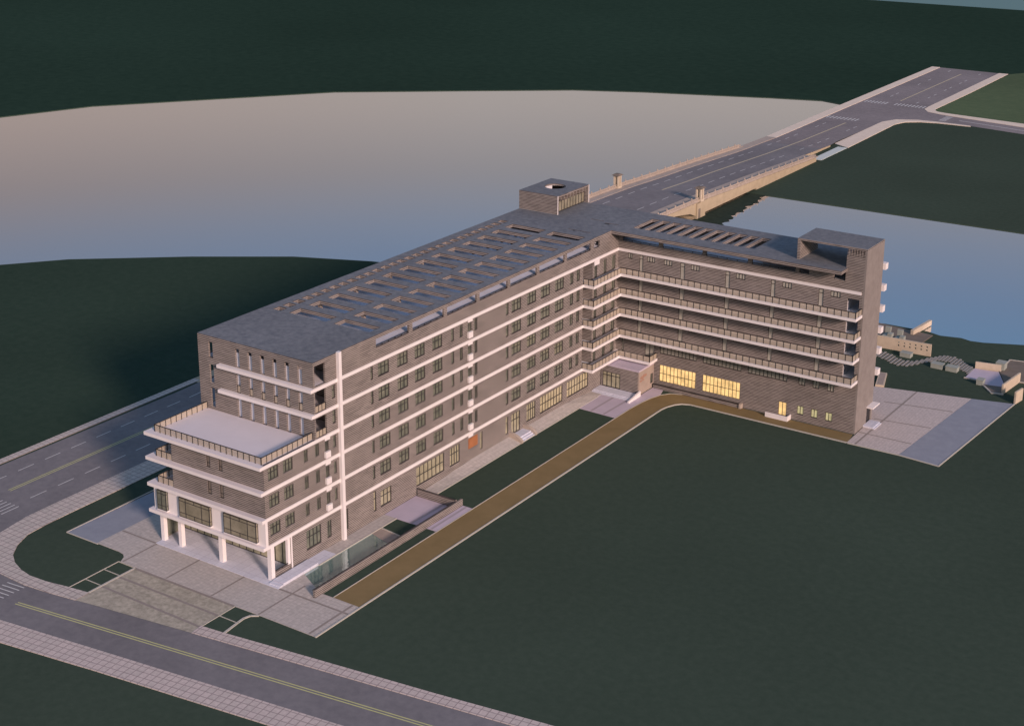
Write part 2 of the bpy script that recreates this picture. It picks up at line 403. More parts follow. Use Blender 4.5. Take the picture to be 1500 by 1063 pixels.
# storeys with the front block below the terrace, entrance opening at its foot
gridwall(mb, 'x', 0, [(YE, YB, 0, ZR - RT), (YF, YE, BT[6], BT[3]), (-10.4, YE, 0, BT[6])],
         [w[1:5] for w in W] + H + OP + LOG, .28, 0, 0)
mb.build('long_facade_wall', 'brick', B)
for nm, a, b_, c, d, nx, nz, g in W:
    hf = [.62] if nm in ('window', 'shop_window', 'narrow_window') and nz == 2 else None
    if nm == 'shop_window': hf = [.5]
    if nm == 'entrance_door': hf = [.66]
    window(B, nm, 'x', 0, a, b_, c, d, nx, nz, g, hfrac=hf)
# roof beam skin above openings: brick fascia already in slab edge. west and north walls
mb = MB()
gridwall(mb, 'X', XW, [(YE, YN, BT[3], ZR - RT), (YE + .01, YN, 0, BT[3])], [(-4.5, 0, z_, z_ + 2.7) for z_ in (BT[1] + .2, BT[2] + .1, BT[3] + .1)], .28)
gridwall(mb, 'X', -16.15, [(YF, YE + .02, BT[5], BT[3] - TH)], [], .2)
gridwall(mb, 'Y', YN, [(XW + .28, XB, 0, ZR - RT)], [], .28)
mb.box(XB - .3, XB, 79.3, YN - .28, 0, ZR - RT)
mb.build('rear_wall', 'brick', B)
# floors inside (close the body, carry the roof terrace)
FA, FB = 24.84, 24.44
mb = MB(); mb.box(XW + .29, -.29, .55, YN - .29, FA - .3, FA); mb.build('roof_terrace_floor', 'bluewall', B)
mb = MB(); mb.box(.02, XB - .32, YB + .29, YN - .29, FB - .3, FB); mb.build('roof_terrace_floor', 'bfloor', B)
for k in range(14):
    y1 = 10.6 + 4.1 * k
    for x in (-13.6, -12.2, -10.8): mb = MB(); mb.box(x, x + .8, y1 - 1.0, y1 - .3, FA, FA + .55); mb.build('skylight_upstand', 'white', B)
    for x in (-14.7, -12.7, -11.3): mb = MB(); mb.box(x, x + .35, y1 - .9, y1 - .5, FA, FA + .4); mb.build('vent', 'dark', B)
for y in [7.4 + 8.03 * k for k in range(8)]:
    for x in (-8.35, -16.3):
        mb = MB(); mb.box(x - .25, x + .25, y - .25, y + .25, FA, ZR - RT); mb.build('pergola_pier', 'brick', B)
for x in [-.1 + 8.03 * k for k in range(1, 5)]:
    mb = MB(); mb.box(x - .25, x + .25, 80.6, 81.1, FB, ZR - RT); mb.build('pergola_pier', 'brick', B)
mb = MB()
for k in range(5):
    mb.box(-2.5, -1.9, 64.4, 66.0, FA + .1 + .22 * k, FA + .18 + .22 * k)
mb.box(-1.2, -.5, 64.5, 64.62, FA, 26.1)
for k in range(4): mb.box(-1.5, -.35, 64.66 + .3 * k, 64.86 + .3 * k, 24.95 + .28 * k, 25.03 + .28 * k)
mb.build('roof_stair', 'plaster', B)
for a, b_, c, d in OP[:7]:
    railing(B, [(-.14, a + .05), (-.14, b_ - .05)], c - .02, .28, 1.5, glass=False)

# ---- white floor bands of the long facade
for i in range(1, 7):
    z = BT[i]; mb = MB()
    ya = YE
    yb = YB if i == 1 else 61.0
    if i >= 3: ya = YE                                # front slabs continue it
    mb.box(.002, .13, ya, yb, z - TH, z)
    mb.box(.132, .2, 28.7, 29.85, z - TH - .28, z - TH + .2)
    if i == 1: mb.box(.132, .22, 64.2, 65.8, z - TH - .7, z - TH + .2)
    mb.build('floor_band', 'white', B)
# white boxes under the stair windows
for i in (2, 3, 4, 5, 6):
    mb = MB(); mb.box(.002, .32, 28.8, 29.8, BT[i] + .38, BT[i] + 1.28); mb.build('planter_box', 'white', B)
for i in (4, 5, 6):
    mb = MB(); mb.box(.002, .32, -3.3, -2.35, BT[i] + .3, BT[i] + 1.15); mb.build('planter_box', 'white', B)
    mb = MB(); mb.box(.132, .2, -3.3, -2.3, BT[i - 1] - TH - .28, BT[i - 1] - TH + .2); mb.build('band_drop', 'white', B)
# white full-height pilaster
mb = MB(); mb.box(.004, .48, -.42, .12, 0, ZR + .12); mb.build('pilaster', 'white', B)

# ---- upper end wall (y = YE) with slits, loggias behind
slits = []
rows = [(BT[1] + .1, 25.82), (BT[2] + .02, 22.25), (BT[3] + .02, 18.85)]
for c, d in rows:
    for x in (-13.5, -11.27, -9.1, -6.93, -4.82, -2.62): slits.append((x, x + .74, c, d))
for c, d in ((23.6, 25.82), (20.0, 22.7), (16.5, 19.3)): slits.append((-18.35, -17.58, c, d))
mb = MB()
gridwall(mb, 'y', YE, [(XW + .283, -.283, BT[3], ZR - RT)], slits, .28)
mb.build('end_wall', 'brick', B)
mb = MB()
mb = None
for z in (BT[1] + .1, BT[2], BT[3]):
    mb = MB(); mb.box(XW + .3, -.29, YE + .29, .3, z - .3, z + .015); mb.build('loggia_floor', 'terrace', B)
mb = MB(); mb.box(-4.2, -.29, .3, .5, BT[3], ZR - RT - .01); mb.build('loggia_back_wall', 'brick', B)
mb = MB(); mb.box(XW + .3, -4.21, .3, .5, BT[3], ZR - RT - .01); mb.build('loggia_back_wall', 'plaster', B)
mb = MB()
for z_, t_ in ((BT[1] + .12, 25.2), (BT[2] + .02, 22.1), (BT[3] + .02, 18.9)): mb.box(-14.4, -1.2, YE + .33, YE + .43, z_, t_)
mb.build('added_slit_reflector', 'bluewall', B)  # pale panels added close behind the slits so they look lit
for z in (BT[2], BT[3]):
    railing(B, [(-.14, -4.66), (-.14, -2.66)], z + .02, 1.0, .7)
    
for i in (1, 2):
    mb = MB(); z = BT[i]
    mb.box(-16.4, .13, -5.62, YE - .002, z - TH, z); mb.build('floor_band', 'white', B)

# ---- front block below the terrace
for i in (3, 4, 5, 6):
    z = BT[i]; mb = MB()
    mb.box(-20.3, .13, -15.52, YE - .003, z - TH, z, 0, 1)
    mb.build('terrace_slab' if i == 3 else 'floor_slab', ['white', 'terrace'], B)
FS = [(-9.9, -9.2), (-7.75, -7.05)]
holes = [(a, b_, BT[i] + .85, BT[i] + 2.75) for i in (4, 5) for a, b_ in FS]
mb = MB(); gridwall(mb, 'y', YF, [(-15.945, -.283, BT[5], BT[3] - TH)], holes, .25)
mb.build('front_wall', 'brick', B)
for a, b_, c, d in holes: window(B, 'narrow_window', 'y', YF, a, b_, c, d, 1, 2, 'brownglass', bar=.07, hfrac=[.32])
# white facade of the first floor with three projecting glass boxes
BW = [(-18.75, -17.1), (-14.7, -9.2), (-6.75, -1.15)]
mb = MB(); gridwall(mb, 'y', -14.98, [(-19.7, .1, BT[6], BT[5] - TH)], [(a + .02, b_ - .02, 5.62, 8.2) for a, b_ in BW], .22)
mb.box(-.25, .1, -14.75, -14.55, BT[6], BT[5] - TH)
mb.build('white_front_wall', 'white', B)
for a, b_ in BW:
    f = MB(); y0, y1 = -15.4, -14.99; z0, z1 = 5.55, 8.28; t = .07
    n = 1 if b_ - a < 2 else 4
    us = [a, a + .5 * (b_ - a), b_] if n == 1 else [a, a + .22 * (b_ - a), a + .5 * (b_ - a), a + .74 * (b_ - a), b_]
    for k, u in enumerate(us):
        u = min(max(u, a + t / 2), b_ - t / 2)
        full = n == 1 or k != 2
        f.box(u - t / 2, u + t / 2, y0 - .02, y0 + t, z0, z1) if full else (f.box(u - t / 2, u + t / 2, y0 - .02, y0 + t, z0, z0 + .62), f.box(u - t / 2, u + t / 2, y0 - .02, y0 + t, z1 - .45, z1))
    for z in (z0 + t / 2, z0 + .62, z1 - .45, z1 - t / 2): f.box(a, b_, y0 - .014, y0 + t - .006, z - t / 2, z + t / 2)
    for x in (a, b_ - t):
        for z in (z0 + t / 2, z0 + .62, z1 - .45, z1 - t / 2): f.box(x + .003, x + t - .003, y0 + t, y1, z - t / 2 + .004, z + t / 2 - .004)
        f.box(x - .004, x + t, y1 - t, y1, z0, z1)
    o = f.build('bay_window', 'dark', B)
    g = MB(); g.box(a + .03, b_ - .03, y0 + .02, y1 + .2, z0 + .04, z1 - .04)
    g.build('pane', 'bayglass' if n > 1 else 'glass', o)
    s_ = MB(); s_.box(a - .02, b_ + .12, y0 - .06, y1, z0 - .14, z0 - .005); s_.build('sill', 'white', o)
# railings round the terrace and the two west balconies
railing(B, [(-.4, YE - .1), (-.4, -14.65), (-19.1, -14.65), (-19.1, YE - .1)], BT[3], 1.0, 1.0)
for i in (4, 5): railing(B, [(-16.2, -14.65), (-19.1, -14.65), (-19.1, YE - .1)], BT[i], 1.0, 1.0)
# columns of the entrance undercroft and podium
for x0, x1 in ((-19.8, -19.2), (-16.5, -15.93), (-9.15, -8.48), (-.62, .02)):
    mb = MB(); mb.box(x0, x1, -14.12, -13.5, .12, BT[6] - TH); mb.build('column', 'white', B)
mb = MB(); mb.box(-19.75, 2.06, -15.24, -4, 0, .12); mb.build('podium', ['podium'], B)
mb = MB(); mb.box(.3, 2.06, -14.3, -7.6, .12, .42); mb.box(.3, 2.06, -14.9, -14.3, .12, .28); mb.build('entrance_step', ['podium'], B)
for x_ in (-13.5, -11.27, -9.1, -6.93, -4.82, -2.62):
    railing(B, [(x_ + .04, YE + .14), (x_ + .7, YE + .14)], BT[2] + .02, 1.05, .8)
window(B, 'curtain_wall', 'y', -9.9, -19.9, -.7, .12, BT[6] - TH - .02, 15, 2, 'beige', depth=.05, bar=.09, hfrac=[.72])
mb = MB(); mb.box(-.25, -.05, -13.45, -10.45, .12, .95); mb.build('brick_upstand', 'brick', B)
railing(B, [(-.15, -13.42), (-.15, -10.5)], .95, .22, 1.4, glass=False)
mb = MB(); mb.box(-.45, -.06, -10.9, -10.45, .12, BT[6] - TH); mb.build('column', 'white', B)
mb = MB(); mb.box(.02, .16, -10.42, -10.26, .12, BT[6] - TH); mb.build('downpipe', 'white', B)
mb = MB(); mb.box(-20.2, -.3, -9.8, -4.9, .12, .16); mb.box(-20.2, -20.0, -13.4, -5, .12, BT[6] - TH); mb.build('undercroft_wall', 'glass', B)

# ---- loggia recess between long facade and balcony corner
mb = MB()
mb.box(-2.8, -2.6, 60.8, 64.2, 0, 22.7); mb.box(-2.6, -.29, 64.0, 64.2, 0, 22.7); mb.box(-2.6, -.29, 60.8, 61.0, 0, 22.7)
mb.build('loggia_side_wall', 'brick', B)
mb = MB()
for i in (2, 3, 4, 5, 6):
    mb = MB(); mb.box(-2.6, -.29, 61.0, 64.0, BT[i] - TH, BT[i]); mb.build('loggia_floor', 'bfloor', B)

# ---- wing B courtyard facade (y = YB)
W2 = []; H2 = []
WIN = [(1.85, 2.7), (5.45, 6.95), (8.6, 10.15), (13.55, 15.15), (21.6, 23.25), (29.6, 31.2), (37.6, 39.25)]
DR = [(4.02, 4.78), (11.62, 12.52), (19.75, 20.6), (27.65, 28.45), (35.65, 36.5)]
for i in (2, 3, 4, 5):
    T = BT[i]
    for a, b_ in WIN: W2.append(('window', a, b_, T + 2.0, T + 2.9, 3 if b_ - a > 1 else 2, 1, 'greendoor'))
    for a, b_ in DR: W2.append(('balcony_door', a, b_, T + .02, T + 2.9, 1, 2, 'greendoor'))
    H2.append((40.35, 42.3, T + .02, T + 2.25))
W2 += [('balcony_door', 5.55, 7.35, BT[6] + .02, 8.0, 2, 1, 'greendoor'), ('narrow_window', 1.1, 1.5, BT[6] + .02, 8.0, 1, 1, 'greendoor')]
for a, b_ in ((8.42, 15.3), (16.42, 23.35), (24.5, 31.34)): W2.append(('strip_window', a, b_, 6.18, 8.3, 10, 2, 'greendoor'))
for a, b_ in ((33.28, 34.4), (35.66, 36.76), (38.06, 39.2)): W2.append(('narrow_window', a, b_, 6.15, 8.2, 2, 1, 'greendoor')); W2.append(('lit_window', a, b_, 1.18, 2.58, 2, 1, 'litpale'))
for a, b_ in ((8.45, 15.22), (16.48, 23.3)): W2.append(('lit_window', a, b_, 1.25, 4.18, 10, 2, 'lit'))
W2.append(('lit_door', 30.1, 31.5, .3, 2.6, 2, 1, 'lit'))
OPB = [(.77, 7.55), (8.3, 15.55), (16.25, 23.55), (24.3, 31.7), (32.3, 33.9), (37.95, 39.84)]
PB = [(a, b_, 24.5, 26.12) for a, b_ in OPB]
mb = MB()
gridwall(mb, 'y', YB, [(.002, XT - .28, 0, ZR - RT), (39.85, XT - .28, ZR - RT, 28.7)], [w[1:5] for w in W2] + H2 + PB, .28)
mb.build('wing_facade_wall', 'brick', B)
for nm, a, b_, c, d, nx, nz, g in W2:
    hf = {'strip_window': [.42], 'lit_window': [.48], 'balcony_door': [.78]}.get(nm) if nz == 2 else None
    window(B, nm, 'y', YB, a, b_, c, d, nx, nz, g, bar=.08, hfrac=hf)
for a, b_ in OPB: railing(B, [(a + .05, YB + .14), (b_ - .05, YB + .14)], 24.48, .3, 1.6, glass=False)
mb = MB()
for i in (2, 3, 4, 5):
    mb = MB(); mb.box(40.12, 42.76, YB + .29, 78.98, BT[i] - .3, BT[i] + .015); mb.build('loggia_floor', 'bfloor', B)
mb = MB(); mb.box(39.9, 40.1, YB + .29, 79.0, 8.4, 22.6); mb.build('loggia_side_wall', 'plaster', B)
mb = MB(); mb.box(.14, 42.55, YB - .15, YB - .002, BT[1] - TH, BT[1]); mb.build('floor_band', 'white', B)
# roof beam return at its right end
mb = MB(); mb.box(.004, 40.1, 69.8, 70.1, ZR - .62, ZR - RT - .002); mb.build('roof_beam', 'brick', B)
# wrap-around balconies
for i in (2, 3, 4, 5, 6):
    z = BT[i]; xr = XT - .12 if i < 6 else 7.99
    poly = [(.002, 61.0), (2.09, 61.0), (2.09, 69.65), (xr, 69.65), (xr, YB - .002), (.002, YB - .002)]
    mb = MB(); mb.prism(poly, z - TH, z, 0, 1)
    o = mb.build('balcony_slab', ['white', 'plaster'], B)
    last = [(xr - .12, 69.77), (xr - .12, YB - .05)]
    railing(B, [(.05, 61.12), (1.97, 61.12), (1.97, 69.77)] + last, z, 1.05, 1.15, name='balcony_railing')
# ---- tower end
mb = MB()
gridwall(mb, 'x', XT, [(YB, 79.28, 0, 30.0)], [(76.9, 78.75, .1, 2.85)], .28, 0, 0)
mb.build('tower_side_wall', 'render', B)
mb = MB(); gridwall(mb, 'Y', 79.27, [(39.85, XT - .29, 0, 28.7)], [(40.3, 42.6, BT[i_] + .02, BT[i_] + 2.9) for i_ in (2, 3, 4, 5)], .25); mb.box(39.85, 40.1, YB + .29, 79.0, ZR - .7, 28.7); mb.box(40.1, XT - .29, YB + .29, 79.0, 28.4, 28.7)
mb.build('tower_wall', 'brick', B)
mb = MB(); mb.box(31.75, XT + .001, YB - .004, 79.29, 29.74, 30.02, 1, 0); mb.build('tower_roof', ['roof', 'brick'], B)
mb = MB(); mb.box(31.76, 32.22, YB, 79.28, ZR, 29.735); mb.build('tower_wall', 'brick', B)
mb = MB()
for k in range(5):
    z = 28.74 + .2 * k; mb.box(39.9, XT - .3, YB + .02, YB + .22, z, z + .07)
for k in range(7):
    x = 40.1 + .42 * k; mb.box(x, x + .12, YB + .03, YB + .2, 28.7, 29.72)
mb.build('louvre', 'brick', B)
mb = MB(); mb.box(XT - .2, XT - .15, 76.9, 78.75, .1, 2.85); mb.build('side_door', 'dark', B)
mb = MB(); mb.box(XT + .002, 44.15, 76.7, 79.5, 2.9, 3.12); mb.build('door_canopy', 'white', B)
mb = MB(); mb.box(XT + .002, 44.7, 75.7, 78.6, .05, .3); mb.box(44.7, 45.0, 75.7, 78.6, .05, .17); mb.build('door_step', 'podium', B)
for z in (25.1, 21.6, 18.15, 14.65, 11.2, 7.65):
    mb = MB(); mb.box(42.4, 43.5, 79.3, 80.35, z, z + 1.0); mb.build('ledge_box', 'white', B)
# ---- roof cube
CX0, CX1, CY0, CY1, CZ = -20.42, -12.53, 73.0, 83.3, 29.96
mb = MB()
mb.box(CX0, CX1, CY0, CY0 + .3, ZR + .002, CZ - .3); mb.box(CX0, CX0 + .3, CY0 + .3, CY1, ZR + .002, CZ - .3); mb.box(CX0 + .3, CX1, CY1 - .3, CY1, ZR + .002, CZ - .3)
mb.build('penthouse_wall', 'brick', B)
ring = [(-16.65 + 1.85 * math.cos(2 * math.pi * i / 36), 78.75 + 1.85 * math.sin(2 * math.pi * i / 36)) for i in range(36)]
mb = MB(); mb.prism([(CX0 - .02, CY0 - .02), (CX1 + .02, CY0 - .02), (CX1 + .02, CY1 + .02), (CX0 - .02, CY1 + .02)], CZ - .3, CZ, 1, 0, [ring])
mb.build('penthouse_roof', ['roof', 'brick'], B)
mb = MB()
for i in range(36):
    a, b_ = ring[i], ring[(i + 1) % 36]
    dz = 1.6 if 14 <= i <= 21 else .32
    q = [(-16.65 + (p[0] + 16.65) * 1.01, 78.75 + (p[1] - 78.75) * 1.01) for p in (a, b_)]
    mb.poly([(*q[0], CZ - .31), (*q[1], CZ - .31), (*q[1], CZ - .31 - dz + .3), (*q[0], CZ - .31 - dz + .3)])
mb.build('skylight_rim', 'plaster', B)
window(B, 'penthouse_window', 'x', -13.2, CY0 + .45, CY1 - .45, ZR + .12, 28.75, 10, 1, 'bayglass', depth=.05, bar=.1)
mb = MB()
for k in range(9): mb.box(-13.1, -12.6, 74.1 + 1.02 * k, 74.2 + 1.02 * k, 28.8, 29.6)
mb.box(-13.3, -13.1, CY0 + .3, CY1 - .3, 28.76, CZ - .31); mb.build('sunshade_fin', 'brick', B)
mb = MB(); mb.box(CX1 - .02, CX1 + .03, CY0 - .03, CY0 + .12, ZR, CZ - .01); mb.box(CX1 - .02, CX1 + .03, CY1 - .12, CY1 + .03, ZR, CZ - .01)
mb.build('corner_trim', 'white', B)
# ---- entrance annex in the corner
mb = MB()
gridwall(mb, 'y', 67.15, [(.16, 7.4 - .2, .1, 4.1)], [(.4, 3.85, .32, 3.0)], .25)
mb.build('annex_wall', 'brick', B)
mb = MB(); gridwall(mb, 'x', 7.4, [(67.15, YB - .01, 0, 4.1)], [(71.1, 72.05, .9, 2.6)], .2, 0, 0); mb.build('annex_side_wall', 'pinkstone', B)
window(B, 'entrance_door', 'y', 67.15, .4, 3.85, .32, 3.0, 4, 2, 'beige', hfrac=[.76], label='glazed annex entrance with four tall panes')
window(B, 'narrow_window', 'x', 7.4, 71.1, 72.05, .9, 2.6, 2, 1, 'glass')
mb = MB(); mb.box(.13, 7.42, 67.13, YB - .01, 4.1, 4.4); mb.build('annex_roof', 'lav', B)
# worn reddish inscription on the annex wall
mb = MB()
for (a, b_, c, d) in ((67.6, 67.95, 2.75, 3.1), (68.05, 68.5, 2.6, 3.15), (68.6, 69.05, 2.75, 3.3), (69.2, 69.7, 2.8, 3.2), (67.5, 68.2, 2.25, 2.5), (68.4, 68.9, 2.3, 2.55)):
    mb.box(7.402, 7.43, a, b_, c, d)
mb.build('wall_inscription', 'redstone', B)
mb = MB(); mb.box(.004, 7.55, 64.9, 67.148, .05, .3); mb.box(.004, 7.55, 64.5, 64.9, .05, .18); mb.box(.004, 7.55, 64.1, 64.5, .02, .09)
mb.build('entrance_step', 'podium', B)
mb = MB(); mb.hexa([(7.56, 63.2, 0), (7.85, 63.2, 0), (7.85, 67.1, 0), (7.56, 67.1, 0)], [(7.56, 63.2, .35), (7.85, 63.2, .35), (7.85, 67.1, .95), (7.56, 67.1, .95)])
mb.build('step_cheek_wall', 'white', B)
# side entrance with curved cheek walls
mb = MB(); mb.box(.004, 1.5, 40.3, 43.6, .02, .68); mb.box(1.5, 1.85, 40.3, 43.6, .02, .45); mb.box(1.85, 2.2, 40.3, 43.6, .02, .22)
mb.build('entrance_step', 'podium', B)
for y in (39.75, 43.65):
    mb = MB(); prof = [(0, 1.3), (.6, 1.27), (1.2, 1.1), (1.8, .8), (2.3, .42)]
    for (xa, za), (xb, zb_) in zip(prof[:-1], prof[1:]):
        mb.hexa([(xa + .003, y, 0), (xb, y, 0), (xb, y + .5, 0), (xa + .003, y + .5, 0)], [(xa + .003, y, za), (xb, y, zb_), (xb, y + .5, zb_), (xa + .003, y + .5, za)])
    mb.build('curved_cheek_wall', 'rail_st', B)
# stoop at lit door of the wing
mb = MB(); mb.box(28.5, 32.35, 70.85, 71.0, 0, .85); mb.box(32.2, 32.35, 71.0, YB - .003, 0, .85); mb.box(28.5, 32.2, 71.0, YB - .003, 0, .3)
mb.build('stoop', 'white', B)

# orange sign
o = MB(); o.box(.03, .1, 28.95, 31.15, 2.6, 4.05); o.box(.02, .028, 28.85, 31.25, 2.5, 4.15)
o.build('wall_sign', ['orange'], None, (0.06, 30, 3.3), label='square orange panel on the brick ground floor under the stair windows', category='sign')

# ------------------------------------------------------------------ GROUND, WATER
WZ = -.14
def xl(y, tab):
    for (a, za), (b_, zb_) in zip(tab[:-1], tab[1:]):
        if a <= y <= b_: return za + (zb_ - za) * (y - a) / (b_ - a)
    return tab[-1][1]
lake = [(-900, -60), (-420, -60), (-260, 5), (-175, 32), (-140.6, 55), (-131.8, 66), (-111.6, 82.4), (-93.3, 95), (-77.2, 101.8), (-60, 106), (-35, 112), (10, 120), (27.9, 125.2),
        (36, 125.5), (38.7, 124.6), (42.3, 125.5), (44.2, 124.9), (46.4, 125.3), (52.8, 128.2), (60, 131), (120, 146), (400, 170), (700, 180), (700, 207), (400, 206), (31.2, 202.8), (-20, 201.6), (-36.2, 201.3),
        (-58.8, 203), (-58.9, 240), (-60.4, 290), (-61.6, 322), (-69, 324.3), (-85, 319.5), (-101.5, 313.3), (-124, 305), (-145.7, 294.7), (-171.5, 275.4), (-209.6, 246.2), (-257.5, 183.6), (-267.6, 155.7), (-300, 100), (-420, 40), (-900, 10)]
g = MB()
outer = [(-2500, -600), (2500, -600), (2500, 740), (600, 620), (-78, 580), (-160, 575), (-900, 530), (-2500, 430)]
g.sheet(outer, 0, 0, [lake])
n = len(lake)
for i in range(n):
    a, b_ = lake[i], lake[(i + 1) % n]
    g.poly([(a[0], a[1], 0), (b_[0], b_[1], 0), (b_[0], b_[1], -1.2), (a[0], a[1], -1.2)])
for i in range(2, len(outer) - 1):
    a, b_ = outer[i], outer[i + 1]
    g.poly([(a[0], a[1], 0), (b_[0], b_[1], 0), (b_[0], b_[1], -1.5), (a[0], a[1], -1.5)])
struct('ground', g, 'grass')
g = MB(); g.sheet([(-1000, -100), (800, -100), (800, 400), (-1000, 400)], WZ); struct('lake_water', g, 'water')
g = MB(); g.sheet([(-6000, 380), (6000, 380), (6000, 9000), (-6000, 9000)], -1.0); struct('far_water', g, 'sea')
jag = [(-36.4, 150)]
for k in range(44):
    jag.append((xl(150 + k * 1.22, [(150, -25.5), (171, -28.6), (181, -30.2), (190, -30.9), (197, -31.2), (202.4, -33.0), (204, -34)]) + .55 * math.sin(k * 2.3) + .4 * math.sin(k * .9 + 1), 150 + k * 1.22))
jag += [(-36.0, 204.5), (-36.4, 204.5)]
g = MB(); g.sheet(jag, WZ + .03); struct('bridge_reflection_sheet', g, 'bridge_reflection')  # jagged dark sheet laid on the water as the bridge's painted reflection
g = MB(); far = [(-2400, 60), (-900, 12), (-420, 42), (-300, 102), (-267.8, 156.2), (-257.7, 184.2), (-209.8, 246.8), (-171.7, 276), (-145.9, 295.3), (-124.1, 305.6), (-101.6, 313.9), (-85, 320.1), (-69.1, 325), (-61.9, 322.8), (-61.9, 409), (-33.7, 408.2), (-30, 413.7), (160, 426), (600, 426), (600, 619), (-78, 579.5), (-160, 574.5), (-900, 529), (-2400, 430)]
g.sheet(far, .006); struct('far_field', g, 'grassfar')
g = MB(); g.sheet([(-59.1, -600), (-59.1, 98), (-77.4, 101.2), (-93.4, 94.3), (-111.7, 81.8), (-131.9, 65.4), (-140.6, 54.4), (-175, 31.3), (-260, 4.3), (-420, -61), (-900, -61), (-2400, -200), (-2400, -600)], .008); struct('west_field', g, 'grasswest')
g = MB(); g.sheet([(-33.6, 326.8), (60, 312), (160, 300), (160, 425), (-30, 413.5), (-33.6, 408)], .012); struct('meadow', g, 'grass2')

# ------------------------------------------------------------------ NORTH-SOUTH ROAD with bridge hump
PZ = [(-80, 0), (25, 0), (45, .5), (60, 1.2), (80, 2.1), (95, 2.7), (110, 3.1), (122, 3.65), (138, 3.95), (157, 3.95), (176, 3.65), (190, 3.05), (205, 2.6), (220, 2.0), (240, 1.15), (262, .45), (290, .1), (305, 0), (420, 0)]
def zr(y):
    for (a, za), (b_, zb_) in zip(PZ[:-1], PZ[1:]):
        if a <= y <= b_:
            t = (y - a) / (b_ - a); return za + (zb_ - za) * t
    return 0
XLO = [(-80, -59), (100, -58.9), (235, -58.95), (300, -61.3), (420, -61.8)]
XLR = [(-80, -57.6), (100, -56.4), (235, -56.2), (300, -58), (420, -58.9)]
XRR = [(-80, -40.4), (262, -40.2), (268, -40.7), (302, -40.6), (330, -37.2), (420, -37.3)]
YS = sorted(set([p[0] for p in PZ if p[0] > -80] + list(range(-60, 400, 10)) + [235, 268, 302, 407.6]))
YS = [y for y in YS if y <= 407.6]
if YS[0] != -60: YS = [-60] + YS
def strip(mb, y0, y1, fl, fr, dz, mi=0, solid=0):
    ys = [y0] + [y for y in YS if y0 + .01 < y < y1 - .01] + [y1]
    for a, b_ in zip(ys[:-1], ys[1:]):
        q = [(fl(a), a), (fr(a), a), (fr(b_), b_), (fl(b_), b_)]
        t = [(x, y, zr(y) + dz) for x, y in q]
        if solid: mb.hexa([(x, y, zr(y) + dz - solid) for x, y in q], t, mi)
        else: mb.poly(t, mi)
K = lambda v: (lambda y: v)
g = MB(); strip(g, -60, 255, lambda y: xl(y, XLR), lambda y: xl(y, XRR), .02)
struct('road', g, 'asphalt')
g = MB(); strip(g, 255, 407.6, lambda y: xl(y, XLR), lambda y: xl(y, XRR) if y < 303 or y > 330 else -37.2, .02)
g.sheet([(-40.6, 302.7), (-38.3, 308.6), (-32.7, 311.6), (-26.6, 312.2), (-16.6, 312.0), (60, 299.6), (60, 308.2), (-2.7, 318.9), (-25.8, 323.0), (-30.7, 324.1), (-34.5, 325.5), (-36.8, 329.1), (-37.2, 333.6), (-40, 334), (-42, 318)], .026)
struct('road_north', g, 'asphaltN')
# south road joined with the west road
g = MB()
g.sheet([(-57.5, -62), (-57.5, -44.6), (-20.6, -39.9), (-6, -37.9), (27.6, -33.4), (90, -24.9), (90, -16.5), (43.6, -22.9), (12.2, -27.3), (.6, -28.9), (-13.8, -31), (-16.8, -31.5), (-21.2, -32.2), (-25.2, -32.6), (-30.1, -32.4),
         (-34, -31.3), (-37.3, -28.9), (-39.4, -25), (-40.3, -20), (-40.4, -15), (-44, -15), (-50, -40), (-40.5, -62)], .026)
struct('road_south', g, 'asphalt')
# sidewalks
g = MB()
Z0, Z1 = -.05, .09
g.prism([(-40.38, 60), (-40.38, -16), (-40.3, -20), (-39.4, -25), (-37.3, -28.9), (-34, -31.3), (-30.1, -32.4), (-25.2, -32.6), (-21.2, -32.2), (-16.8, -31.5), (-16.8, -29.3),
         (-20.2, -29.8), (-23.4, -30.4), (-26.5, -30.6), (-28.7, -30.2), (-30.9, -29.4), (-32.9, -28.1), (-34.6, -26), (-35.9, -23.2), (-36.2, -20), (-36.3, -15), (-36.4, 60)], Z0, Z1)
g.prism([(-59, -62), (-57.6, -62), (-57.5, 60), (-58.95, 60)], Z0, Z1)
struct('sidewalk', g, 'walk')
g = MB()
g.prism([(.6, -28.9), (12.2, -27.3), (43.6, -22.9), (90, -16.5), (90, -14.3), (45.6, -20.7), (32.5, -22.75), (20.1, -24.45), (8.9, -26.0), (3.6, -26.75), (.4, -27.1)], Z0, Z1)
g.prism([(-57.5, -48.9), (-20.6, -43.9), (-2.6, -41.1), (19.8, -38.0), (90, -28.6), (90, -24.9), (27.6, -33.4), (-6, -37.9), (-20.6, -39.9), (-57.5, -44.6)], Z0, Z1)
struct('sidewalk_south', g, 'walkS')
g = MB()
strip(g, 60, 262, lambda y: xl(y, XLO), lambda y: xl(y, XLR) - .0, .13, 0, .12)
strip(g, 60, 243.5, K(-40.25), K(-36.3), .13, 0, .12)
strip(g, 262, 407.6, lambda y: xl(y, XLO), lambda y: xl(y, XLR), .13, 1, .2)
g.prism([(-40.7, 266), (-40.7, 302.7), (-38.3, 308.6), (-32.7, 311.6), (-26.6, 312.2), (-16.6, 312.0), (-16.2, 311), (-26.1, 310.4), (-31, 309), (-34.8, 306.1), (-36.1, 301.5), (-35.8, 282.6), (-35.5, 263)], -.02, .14, 1)
g.prism([(-37.3, 407.4), (-37.2, 366.6), (-37.1, 333.6), (-36.8, 329.1), (-34.5, 325.5), (-30.7, 324.1), (-25.8, 323.0), (-2.7, 318.9), (60, 308.2), (60, 313), (-4.2, 324), (-28.5, 326.5), (-31.8, 327.3), (-33, 328.6), (-33.9, 331.1), (-33.7, 365.6), (-34.1, 407.5)], -.02, .13, 1)
